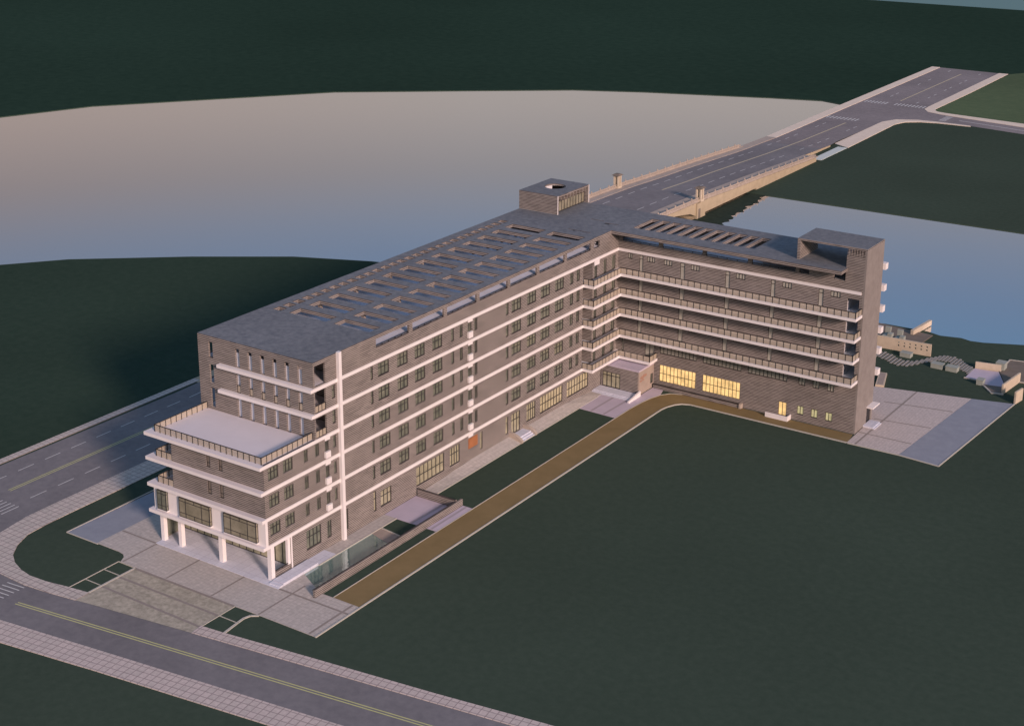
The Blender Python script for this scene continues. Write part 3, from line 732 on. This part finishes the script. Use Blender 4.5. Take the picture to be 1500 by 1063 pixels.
struct('sidewalk_north', g, ['rail_st', 'walkN'])
g = MB(); g.box(-38.3, -35.6, 244.5, 262.8, -.02, .12); struct('concrete_apron', g, 'apron')
# markings
g = MB()
def zline(x, w, y0, y1, mi=0):
    strip(g, y0, y1, K(x - w / 2), K(x + w / 2), .034, mi)
for x in (-49.35, -48.9): zline(x, .15, -15.7, 100, 1)
for x in (-53.5, -44.7):
    for k in range(-1, 14): zline(x, .15, -10.6 + 5 * k, -7.7 + 5 * k)
zline(-49.1, .45, 179, 255, 2)
strip(g, 255, 295, lambda y: -49.4, lambda y: -48.95, .04, 2); strip(g, 338, 398, K(-48.15), K(-47.7), .034, 2)
for y in list(range(158, 240, 6)):
    zline(-53.4, .2, y, y + 3.2); zline(-44.2, .2, y, y + 3.2)
for y in (250, 256, 262, 268, 283.5, 289): zline(-54.1, .22, y, y + 2.8); zline(-44.3, .22, y, y + 2.8)
for y in (343.5, 348.6, 369.2, 379.7, 400.6): zline(-53.4, .25, y, y + 2.8)
for y in (337, 347.8, 353.6, 363.6, 369, 379.2, 384.8, 400): zline(-42.3, .25, y, y + 2.6)
for k in range(13): zline(-43.85 - .86 * k, .17, -21.3, -18.3)
for k in range(9): zline(-57.3 + 1.15 * k, .45, 299.4, 303.0)
for k in range(7): zline(-57.1 + 1.12 * k, .45, 330.1, 333.6)
for k in range(9): zline(-47.2 + 1.15 * k, .45, 330.3, 333.8)
for k in range(8):
    y = -33.35 - .78 * k; g.poly([(-27.5, y - .08, .036), (-24.6, y + .2, .036), (-24.6, y + .36, .036), (-27.5, y + .08, .036)])
for k in range(8): g.poly([(-27.4, 314.8 + k, .036), (-25.2, 314.5 + k, .036), (-25.2, 314.95 + k, .036), (-27.4, 315.25 + k, .036)])
g.poly([(-22, 317.8, .036), (60, 303.3, .036), (60, 303.7, .036), (-22, 318.2, .036)])
for dy in (-36.3, -35.88):
    g.poly([(-22.3, dy - .08, .036), (90, dy - .08 + 112.3 * .137, .036), (90, dy + .08 + 112.3 * .137, .036), (-22.3, dy + .08, .036)], 1)
struct('road_marking', g, ['line', 'yellow', 'paleline'])

# ------------------------------------------------------------------ BRIDGE
BR = thing('stone_bridge', (-47.6, 150, 0), 'pale stone road bridge over the lake behind the office block, with gate pylons', 'bridge')
XL_, XR_ = -58.9, -36.2
mb = MB()
def prof(pts, x0, x1, mb, mi=0):
    """extrude a (y,z) polygon along x"""
    vv = [Vector((y, z, 0)) for y, z in pts]; tr = tessellate_polygon([vv]); n = len(mb.v)
    for y, z in pts: mb.v.append((x1, y, z))
    m_ = len(mb.v)
    for y, z in pts: mb.v.append((x0, y, z))
    for t in tr:
        a, b_, c = [vv[i] for i in t]
        if (b_ - a).cross(c - a).z < 0: t = (t[0], t[2], t[1])
        mb.f.append(tuple(n + i for i in t)); mb.mi.append(mi); mb.f.append(tuple(m_ + i for i in reversed(t))); mb.mi.append(mi)
    k = len(pts)
    for i in range(k): mb.f.append((n + i, m_ + i, m_ + (i + 1) % k, n + (i + 1) % k)); mb.mi.append(mi)
top = [(y, zr(y) - .06) for y in [262, 240, 220, 205, 190, 176, 157, 138, 122, 110, 95, 80, 60, 45, 30]]
arch = [(133 + (171.8 - 133) * i / 14, 1.2 + 2.1 * math.sin(math.pi * i / 14)) for i in range(15)]
prof([(30, -.1), (104, -.6), (104, .5)] + [(128, .5), (128.9, .5), (133, .6)] + arch[1:-1] + [(171.8, .6), (176, .5), (205, .5), (205, -.6), (206, -.1), (242.5, -.1), (242.5, zr(242.5) - .06)] + top[2:], XL_, XR_, mb)
prof([(242.51, -.1), (262, -.1), (262, zr(262) - .06), (242.51, zr(242.51) - .06)], XL_, -40.25, mb)
mb.build('deck', 'cream', BR)
for y0 in (128.9, 171.8):
    mb = MB(); mb.box(XL_ - .5, XR_ + .35, y0, y0 + 4.3, -1.4, zr(y0 + 2) - .1); o = mb.build('pier', 'cream', BR)
    mb = MB(); ym = y0 + 1.2
    mb.box(XR_ + .352, XR_ + .37, ym - .55, ym + .55, -.6, 2.2); mb.cyl(XR_ + .2, ym, 2.0, 2.1, .1)
    mb.build('niche', 'deck', o)
for side, x in ((-1, -58.75), (1, -36.4)):
    cop = MB(); strip(cop, 45, 243.5, K(x - .25), K(x + .25), .25, 0, .2); cop.build('coping', 'rail_st', BR)
    y = 97.0; k = 0
    while y < 241:
        ya, yb = y, min(y + 4.05, 241.5)
        pn = MB()
        for zz0, zz1 in ((.25, .42), (.85, 1.02)):
            pn.hexa([(x - .1, ya + .15, zr(ya) + zz0), (x + .1, ya + .15, zr(ya) + zz0), (x + .1, yb - .15, zr(yb) + zz0), (x - .1, yb - .15, zr(yb) + zz0)],
                    [(x - .1, ya + .15, zr(ya) + zz1), (x + .1, ya + .15, zr(ya) + zz1), (x + .1, yb - .15, zr(yb) + zz1), (x - .1, yb - .15, zr(yb) + zz1)])
        for j in range(7):
            yy = ya + .5 + j * .5; zz = zr(yy); pn.box(x - .08, x + .08, yy - .11, yy + .11, zz + .42, zz + .85)
        pn.build('balustrade', 'rail_st', BR)
        ps = MB(); zz = zr(ya); ps.box(x - .13, x + .13, ya - .13, ya + .13, zz + .13, zz + 1.2); ps.box(x - .17, x + .17, ya - .17, ya + .17, zz + 1.2, zz + 1.3)
        ps.cyl(x, ya, zz + 1.3, zz + 1.55, .12, .07, 8); ps.build('post', 'rail_st', BR)
        y += 4.05; k += 1
    # gate pylon: four shafts round an opening under a broad cap
    o = MB(); y0 = 174; zb_ = zr(174)
    o.box(x - .8, x + .8, y0 - .8, y0 + .8, zb_ + .1, zb_ + .6)
    for sx in (-1, 1):
        for sy in (-1, 1): o.box(x + sx * .52 - .2, x + sx * .52 + .2, y0 + sy * .52 - .2, y0 + sy * .52 + .2, zb_ + .6, zb_ + 3.0)
    o.box(x - .2, x + .2, y0 - .2, y0 + .2, zb_ + .6, zb_ + 3.0)
    o.box(x - .74, x + .74, y0 - .74, y0 + .74, zb_ + 3.0, zb_ + 3.25)
    p = o.build('pylon', 'stone', BR)
    o = MB(); n0 = (x, y0); o.hexa([(x - 1.1, y0 - 1.1, zb_ + 3.25), (x + 1.1, y0 - 1.1, zb_ + 3.25), (x + 1.1, y0 + 1.1, zb_ + 3.25), (x - 1.1, y0 + 1.1, zb_ + 3.25)],
                                    [(x - .6, y0 - .6, zb_ + 3.6), (x + .6, y0 - .6, zb_ + 3.6), (x + .6, y0 + .6, zb_ + 3.6), (x - .6, y0 + .6, zb_ + 3.6)])
    o.build('pylon_cap', 'deck', p)

# ------------------------------------------------------------------ PLAZAS AND PATHS
PZ1 = .06
g = MB()
g.prism([(-26.3, -19.62), (-22.1, -19.62), (-21.1, -19.8), (-20.4, -20.3), (-19.8, -21.4), (.3, -21.4), (4.4, -21.3), (13.3, -21.25), (13.3, -12.9), (9.1, -12.9), (7.0, -12.95), (2.1, -10.4), (2.1, -4.2), (-26.3, -4.2)], -.02, PZ1)
struct('plaza', g, 'plaza')
g = MB(); g.prism([(-32, -19.7), (-26.32, -19.65), (-26.32, 5), (-31.7, 5)], -.02, PZ1 - .01); struct('ramp_paving', g, 'smooth')
g = MB()
def sline(a, b_, w, z=PZ1 + .006, mi=0):
    a, b_ = Vector(a), Vector(b_); d = (b_ - a).normalized(); n_ = Vector((-d.y, d.x)) * w / 2
    g.poly([(*(a - n_), z), (*(b_ - n_), z), (*(b_ + n_), z), (*(a + n_), z)], mi)
for x in (-19.55, -11.62, -3.7, 4.25): sline((x, -21.25), (x, -15.25), .28)
sline((12.3, -21.1), (12.3, -13), .34); sline((-26.2, -15.2), (-19.8, -15.2), .3, PZ1 + .009); sline((2.1, -15.1), (13.2, -15.0), .34, PZ1 + .009)
sline((-16.8, -21.65), (.4, -21.45), .4, PZ1 + .009); sline((4.25, -15), (4.25, -12.6), .28)
sline((-16.75, -24.35), (.3, -24.2), .38, .05); sline((-16.75, -27.25), (.35, -27.35), .38, .05)
struct('paving_strip', g, 'strip')
g = MB(); g.sheet([(-16.8, -31.5), (-13.8, -31), (.6, -28.9), (.4, -27.1), (.4, -21.42), (-16.8, -21.6)], .044); struct('driveway', g, 'mottle')
# kerbs
g = MB()
def kerb(pts, w, h=.16, mi=0):
    for a, b_ in zip(pts[:-1], pts[1:]):
        a, b_ = Vector(a), Vector(b_); d = (b_ - a).normalized(); n_ = Vector((-d.y, d.x)) * w / 2
        a2 = a - d * .02; b2 = b_ + d * .02
        q = [a2 - n_, b2 - n_, b2 + n_, a2 + n_]; g.hexa([(p.x, p.y, 0) for p in q], [(p.x, p.y, h) for p in q], mi)
kerb([(-20.05, -29.75), (-20.05, -21.5)], .1, .07); kerb([(-20, -27.15), (-17.15, -27.15)], .1, .065); kerb([(-20, -24.05), (-17.15, -24.05)], .1, .065)
kerb([(-16.95, -29.3), (-16.95, -21.6)], .28, .1); kerb([(-19.9, -21.55), (-17, -21.55)], .1, .12)
kerb([(.5, -27.1), (.5, -21.45)], .1, .07); kerb([(.55, -24.1), (3.35, -24.1)], .1, .065)
kerb([(3.85, -26.75), (3.5, -24.0), (3.4, -22.9), (3.65, -22.0), (4.5, -21.4)], .3, .11)
kerb([(13.45, -21.3), (13.45, 63.9), (13.7, 65.4), (14.3, 66.9), (15.1, 67.9), (16.4, 68.4), (43.3, 68.42)], .22, .14)
kerb([(9.1, -12.8), (9.1, 61.5), (9.35, 65), (9.7, 67.3), (10.3, 69.3), (11.4, 70.9), (13.2, 71.6)], .12, .1)
kerb([(-32.1, -19.75), (-32.1, 5)], .16, .1); kerb([(-32.1, -19.8), (-26, -19.75)], .12, .09)
kerb([(2.16, -7.5), (2.16, 8.7)], .12, .14); kerb([(2.16, 18), (2.16, 62.8)], .1, .12)
kerb([(43.5, 68.35), (51.5, 68.5), (57.9, 67.95), (59.95, 98.9)], .2, .12)
kerb([(2.2, 5.3), (6.9, 4.7)], .16, .13)
struct('kerb', g, 'kerb')
g = MB()
g.prism([(9.16, -12.88), (13.34, -12.88), (13.34, 63.9), (13.6, 65.5), (14.2, 67), (15, 68), (16.4, 68.5), (43.4, 68.52), (42.9, 71.9), (13.4, 71.9), (11.4, 70.9), (10.3, 69.3), (9.7, 67.3), (9.35, 65), (9.16, 61.5)], -.02, .05)
struct('footpath', g, 'brown')
# walk along the long facade (banked against the wall further north)
g = MB()
def hz(y): return .1 if y < 18 else (.1 + (y - 18) / 12 * .55 if y < 30 else (.65 if y < 56 else .65 - (y - 56) / 8.0 * .5))
ys = [-4.2, 8.7]
g.hexa([(0, -4.2, 0), (2.1, -4.2, 0), (2.1, 8.7, 0), (0, 8.7, 0)], [(0, -4.2, .1), (2.1, -4.2, .1), (2.1, 8.7, .1), (0, 8.7, .1)])
yy = [17.2, 18, 22, 26, 30, 40, 50, 56, 60, 64.05]
for a, b_ in zip(yy[:-1], yy[1:]):
    g.hexa([(.002, a, 0), (2.1, a, 0), (2.1, b_, 0), (.002, b_, 0)], [(.002, a, hz(a)), (2.1, a, .1), (2.1, b_, .1), (.002, b_, hz(b_))])
struct('wall_walk', g, 'plaza')
# pond
g = MB(); g.sheet([(2.1, -10.4), (7.02, -12.95), (7.02, 4.7), (2.1, 5.2)], .02); struct('pond', g, 'pond')
g = MB(); g.sheet([(2.22, 3.3), (4.3, 2.7), (6.98, 2.0), (6.98, 4.65), (2.22, 5.2)], .03)
struct('pond_beach', g, 'pinkstone')
g = MB()
g.prism([(.002, 8.7), (9.1, 8.75), (9.1, 17.2), (7.3, 17.2), (7.3, 16), (.002, 16)], -.02, .05)
g.prism([(2.1, 56.9), (9.1, 56.7), (9.1, 61.5), (9.35, 65), (9.7, 67.3), (10.3, 69.3), (9.6, 71.7), (7.6, 71.7), (7.6, 64.05), (2.1, 64.05)], -.02, .05)
struct('courtyard_paving', g, 'lav')
g = MB(); sline((4.6, 8.8), (4.9, 15.9), .5, .056); sline((8.0, 8.85), (8.0, 17.1), .35, .056); sline((4.3, 57), (4.4, 64), .4, .056); sline((6.7, 57), (6.9, 64), .4, .056)
struct('courtyard_strip', g, 'lavstrip')
# east plaza
g = MB()
g.prism([(43.3, 68.5), (51.5, 68.6), (53.4, 97.1), (38.2, 93.4), (36, 83.4), (41.3, 83.3), (41.4, 79.4), (43.1, 79.3)], -.02, .06); struct('east_plaza', g, 'plazaE')
g = MB(); g.prism([(51.53, 68.6), (57.8, 68.05), (59.85, 98.8), (53.43, 97.1)], -.02, .055); struct('east_ramp_paving', g, 'smooth')
g = MB(); sline((44.6, 68.6), (44.9, 95.0), .3, .066)
for a, b_ in (((43.3, 73.4), (51.7, 73.6)), ((43.3, 79.9), (52.1, 81.3)), ((42, 87.7), (52.7, 89.8))): sline(a, b_, .28, .069)
struct('east_paving_strip', g, 'strip')

# ------------------------------------------------------------------ FREE-STANDING WALLS
t = thing('courtyard_wall', (7.15, 1, 0), 'low striped brick wall with dark coping between the pond and the ochre path', 'wall')
mb = MB(); mb.box(7.02, 7.34, -14.3, 16.2, 0, 1.05); mb.box(.3, 7.02, 16.2 - .25, 16.2, 0, 1.25); mb.box(7.02, 7.34, 16.2, 17.2, 0, 1.05)
mb.build('wall_body', 'brick', t)
mb = MB(); mb.box(6.97, 7.12, -14.35, 15.9, 1.05, 1.12); mb.box(.3, 7.0, 15.9, 16.08, 1.25, 1.32); mb.build('coping', 'dark', t)
t = thing('areaway_wall', (15.7, 71.7, 0), 'low brick areaway wall with dark rail in front of the two lit windows', 'wall')
mb = MB(); mb.box(7.7, 23.6, 71.6, 71.8, 0, .72); mb.build('wall_body', 'brick', t)
mb = MB(); mb.box(7.65, 23.5, 71.56, 71.84, .72, .8); mb.build('coping', 'dark', t)
mb = MB(); mb.box(23.6, 23.95, 71.4, 72.2, 0, .85); mb.build('end_post', 'rail_st', t)
t = thing('step_block', (38, 96.6, 0), 'low pinkish ramp block with pale rim behind the brick tower', 'ramp')
mb = MB(); mb.prism([(36.6, 99.5), (37.9, 99.8), (39.6, 93.9), (38.2, 93.5)], 0, .35, 0); mb.build('rim', 'stone', t)
mb = MB(); mb.prism([(36.85, 99.3), (37.8, 99.5), (39.3, 94.1), (38.4, 93.85)], .35, .37, 0); mb.build('top', 'pinkstone', t)

# lakeside garden
g = MB(); g.prism([(20, 113.5), (31, 112.6), (37.4, 118.8), (37.6, 123.6), (27.7, 124.6), (20, 124.8)], -.02, .15); g.prism([(53.5, 112.0), (53.2, 118.7), (66, 121), (72, 112), (58, 108.8), (55.6, 107.5)], -.02, .12)
g.prism([(52.4, 104.4), (53.3, 104.1), (55.3, 101.6), (57.1, 102.0), (56.5, 105.2)], -.02, .1)
struct('garden_deck', g, 'deck')
g = MB(); g.prism([(49.4, 105.8), (49.4, 111.2), (53.4, 111.8), (55.5, 107.4), (56.4, 105.3), (52.5, 104.5), (51.7, 105.9)], -.02, .1); struct('garden_paving', g, 'lav')
g = MB()
kerb([(49.3, 105.8), (51.7, 105.8)], .25, .2); kerb([(52.3, 104.3), (53.3, 103.9), (55.3, 101.4), (57.2, 101.8)], .25, .2)
kerb([(53.5, 112.1), (53.2, 118.8), (66, 121.2)], .2, .2); kerb([(57.6, 108.9), (72, 112.2)], .2, .2)
struct('garden_kerb', g, 'kerb')
def wallthing(p0, p1, h, th, label, holes=False):
    a, b_ = Vector(p0), Vector(p1); d = (b_ - a); L = d.length; d.normalize(); n_ = Vector((-d.y, d.x))
    mb = MB(); c = (a + b_) / 2
    us = [(0, L, 0, h)]; hs = []
    if holes:
        for k in range(6):
            for zz in (h - .75, h - 1.35): u = L - .75 - k * 1.02; hs.append((u - .16, u + .16, zz, zz + .3))
    gridwall(mb, 'y', 0, us, hs, th)
    mb.v = [(*(a + d * x - n_ * (-y)), z) for x, y, z in mb.v]
    return mb.build('garden_wall', 'stone', None, (c.x, c.y, 0), label=label, category='wall')
wallthing((24, 111.7), (41.0, 112.7), 2.25, .3, 'long cream garden wall pierced by two rows of small square holes, beside the tower', True)
wallthing((34.6, 121.7), (35.4, 129.3), 1.0, .55, 'cream wall on the waterside deck, lying towards the lake')
wallthing((49.4, 111.4), (53.6, 112.2), 1.25, .3, 'low cream wall behind the small lavender garden floor')
wallthing((57.05, 102.1), (57.75, 109.3), 1.7, .3, 'cream slab wall closing the right side of the lavender garden floor')
wallthing((60.05, 98.9), (60.45, 101.4), 2.1, .3, 'short upright cream wall at the corner of the blue-grey ramp')
def block(x0, x1, y0, y1, h, label, cat='bench', grp='pale stone seats in the lakeside garden'):
    mb = MB(); b = .05
    mb.box(x0 + b, x1 - b, y0 + b, y1 - b, 0, h - .12); mb.box(x0, x1, y0, y1, h - .12, h)
    return mb.build('stone_bench', 'block', None, ((x0 + x1) / 2, (y0 + y1) / 2, 0), label=label, category=cat, group=grp)
block(36.4, 38.4, 109.7, 111.2, .8, 'pale stone bench in front of the pierced cream wall')
block(42.8, 44.9, 107.4, 108.9, .85, 'pale stone bench below the plank path, nearer the pierced wall')
block(45.4, 47.5, 107.4, 108.9, .85, 'pale stone bench below the plank path, nearer the lavender garden floor')
block(51.9, 53.1, 103.9, 105.4, .95, 'pale stone cube at the near corner of the lavender garden floor')
block(52.4, 54.0, 112.8, 114.6, 1.35, 'pale stone block behind the low cream wall')
# two folded stone seats on the deck
def seat(x, y, label):
    mb = MB()
    mb.hexa([(x, y, .15), (x + .9, y, .15), (x + .9, y + 1.6, .15), (x, y + 1.6, .15)], [(x, y, .9), (x + .9, y, .9), (x + .9, y + 1.6, .9), (x, y + 1.6, .9)])
    mb.hexa([(x, y + 1.6, .15), (x + .9, y + 1.6, .15), (x + .9, y + 2.1, .15), (x, y + 2.1, .15)], [(x - .1, y + 1.8, 2.0), (x + .9, y + 1.8, 2.0), (x + .9, y + 2.3, 2.0), (x - .1, y + 2.3, 2.0)])
    mb.box(x + .9, x + 1.7, y + .2, y + 1.3, .15, 1.3)
    return mb.build('garden_chair', 'block', None, (x, y, .15), label=label, category='chair', group='folded stone chairs on the waterside deck')
seat(30.6, 116.4, 'grey folded stone chair on the waterside deck, next to the tower')
seat(33.0, 116.0, 'grey folded stone chair on the waterside deck, farther from the tower')
mb = MB(); mb.box(29.2, 31.0, 113.2, 114.6, .15, .8); mb.box(29.0, 31.2, 113.0, 114.8, .8, .9); mb.build('stone_table', 'block', None, (30, 114, .15), label='low pale stone table at the foot of the pierced wall, close to the tower', category='table')
# plank path
wave = [(32.4, 108.6), (33.6, 108.8), (35, 108.2), (36.4, 107.2), (37.8, 106.7), (39.2, 107.2), (40.4, 108.9), (41.4, 110.9), (42.4, 112.3), (43.5, 113.1), (44.7, 113.1), (45.9, 112.6), (47.1, 111.6), (48.2, 110.4), (49.2, 109.6)]
proto = MB(); proto.box(-.19, .19, -1.5, 1.5, 0, .12)
pl = proto.build('timber_plank', 'plank', None, (0, 0, 0), category='plank', group='grey planks of the winding garden path')
N = 29
for k in range(N):
    s_ = k / (N - 1) * (len(wave) - 1); i = min(int(s_), len(wave) - 2); t_ = s_ - i
    x = wave[i][0] + (wave[i + 1][0] - wave[i][0]) * t_; y = wave[i][1] + (wave[i + 1][1] - wave[i][1]) * t_
    o = pl if k == 0 else pl.copy()
    if k: C.objects.link(o)
    o.location = (x, y + random.uniform(-.25, .25), .02); o.rotation_euler = (0, 0, R(-2))
    o['label'] = 'narrow grey plank of the winding path across the lakeside lawn'

# ------------------------------------------------------------------ LIGHT, SKY
EL, AZ = R(20), R(-28)         # towards the sun: +x, slightly -y
sd = Vector((math.cos(EL) * math.cos(AZ), math.cos(EL) * math.sin(AZ), math.sin(EL)))
L = bpy.data.lights.new('sun', 'SUN'); L.energy = 3.75; L.color = (1, .70, .60); L.angle = R(8)
lo = bpy.data.objects.new('sun', L); C.objects.link(lo); lo.rotation_euler = (-sd).to_track_quat('-Z', 'Y').to_euler(); lo.location = (150, -100, 80)
w = bpy.data.worlds.new('World'); S.world = w; w.use_nodes = True; nt = w.node_tree
bg = nt.nodes['Background']
sky = nt.nodes.new('ShaderNodeTexSky'); sky.sky_type = 'NISHITA'; sky.sun_disc = False; sky.sun_elevation = EL; sky.sun_rotation = math.atan2(sd.x, sd.y)
tc = nt.nodes.new('ShaderNodeTexCoord'); sp = nt.nodes.new('ShaderNodeSeparateXYZ'); lk(nt, tc.outputs['Generated'], sp.inputs[0])
rp = nt.nodes.new('ShaderNodeValToRGB'); cr = rp.color_ramp
stops = [(0, (.46, .40, .38)), (.13, (.47, .40, .36)), (.19, (.455, .38, .34)), (.235, (.32, .285, .285)), (.27, (.225, .26, .345)), (.30, (.17, .24, .37)), (.34, (.135, .25, .41)), (.6, (.15, .22, .36)), (1, (.15, .21, .35))]
while len(cr.elements) < len(stops): cr.elements.new(.5)
for e, (p, c) in zip(cr.elements, stops): e.position = p; e.color = (*c, 1)
lk(nt, sp.outputs['Z'], rp.inputs['Fac'])
mx = nt.nodes.new('ShaderNodeMix'); mx.data_type = 'RGBA'; mx.blend_type = 'ADD'; mx.inputs[0].default_value = 1
sc = nt.nodes.new('ShaderNodeVectorMath'); sc.operation = 'SCALE'; sc.inputs['Scale'].default_value = .006
lk(nt, sky.outputs['Color'], sc.inputs[0]); 
azr = nt.nodes.new('ShaderNodeMapRange'); azr.inputs['From Min'].default_value = -.56; azr.inputs['From Max'].default_value = -.82
lk(nt, sp.outputs['X'], azr.inputs['Value'])
elr = nt.nodes.new('ShaderNodeMapRange'); elr.inputs['From Min'].default_value = .34; elr.inputs['From Max'].default_value = .24
lk(nt, sp.outputs['Z'], elr.inputs['Value'])
pr = nt.nodes.new('ShaderNodeMath'); pr.operation = 'MULTIPLY'; lk(nt, azr.outputs['Result'], pr.inputs[0]); lk(nt, elr.outputs['Result'], pr.inputs[1])
tn = nt.nodes.new('ShaderNodeMix'); tn.data_type = 'RGBA'; tn.inputs[6].default_value = (1, 1, 1, 1); tn.inputs[7].default_value = (.97, .85, .80, 1)
lk(nt, pr.outputs[0], tn.inputs[0])
tm = nt.nodes.new('ShaderNodeVectorMath'); tm.operation = 'MULTIPLY'; lk(nt, rp.outputs['Color'], tm.inputs[0]); lk(nt, tn.outputs[2], tm.inputs[1])
lk(nt, tm.outputs['Vector'], mx.inputs[6]); lk(nt, sc.outputs['Vector'], mx.inputs[7])
lk(nt, mx.outputs[2], bg.inputs['Color']); bg.inputs['Strength'].default_value = 1.0

# ------------------------------------------------------------------ CAMERA
cam = bpy.data.cameras.new('camera'); co = bpy.data.objects.new('camera', cam); C.objects.link(co); S.camera = co
yaw, pitch = -0.6029, -0.2954
F = Vector((math.sin(yaw) * math.cos(pitch), math.cos(yaw) * math.cos(pitch), math.sin(pitch)))
co.location = (122.2667, -142.2188, 95.7856); co.rotation_euler = F.to_track_quat('-Z', 'Y').to_euler()
cam.sensor_fit = 'HORIZONTAL'; cam.sensor_width = 36; cam.lens = 2251.4158 / 1500 * 36
cam.shift_x = (750 - 722.474) / 1500; cam.shift_y = -(531.5 - 381.3737) / 1500
cam.clip_start = .5; cam.clip_end = 12000
S.view_settings.view_transform = 'Standard'; S.view_settings.look = 'None'; S.view_settings.exposure = 0; S.view_settings.gamma = 1
S.cycles.max_bounces = 6; S.cycles.transparent_max_bounces = 12
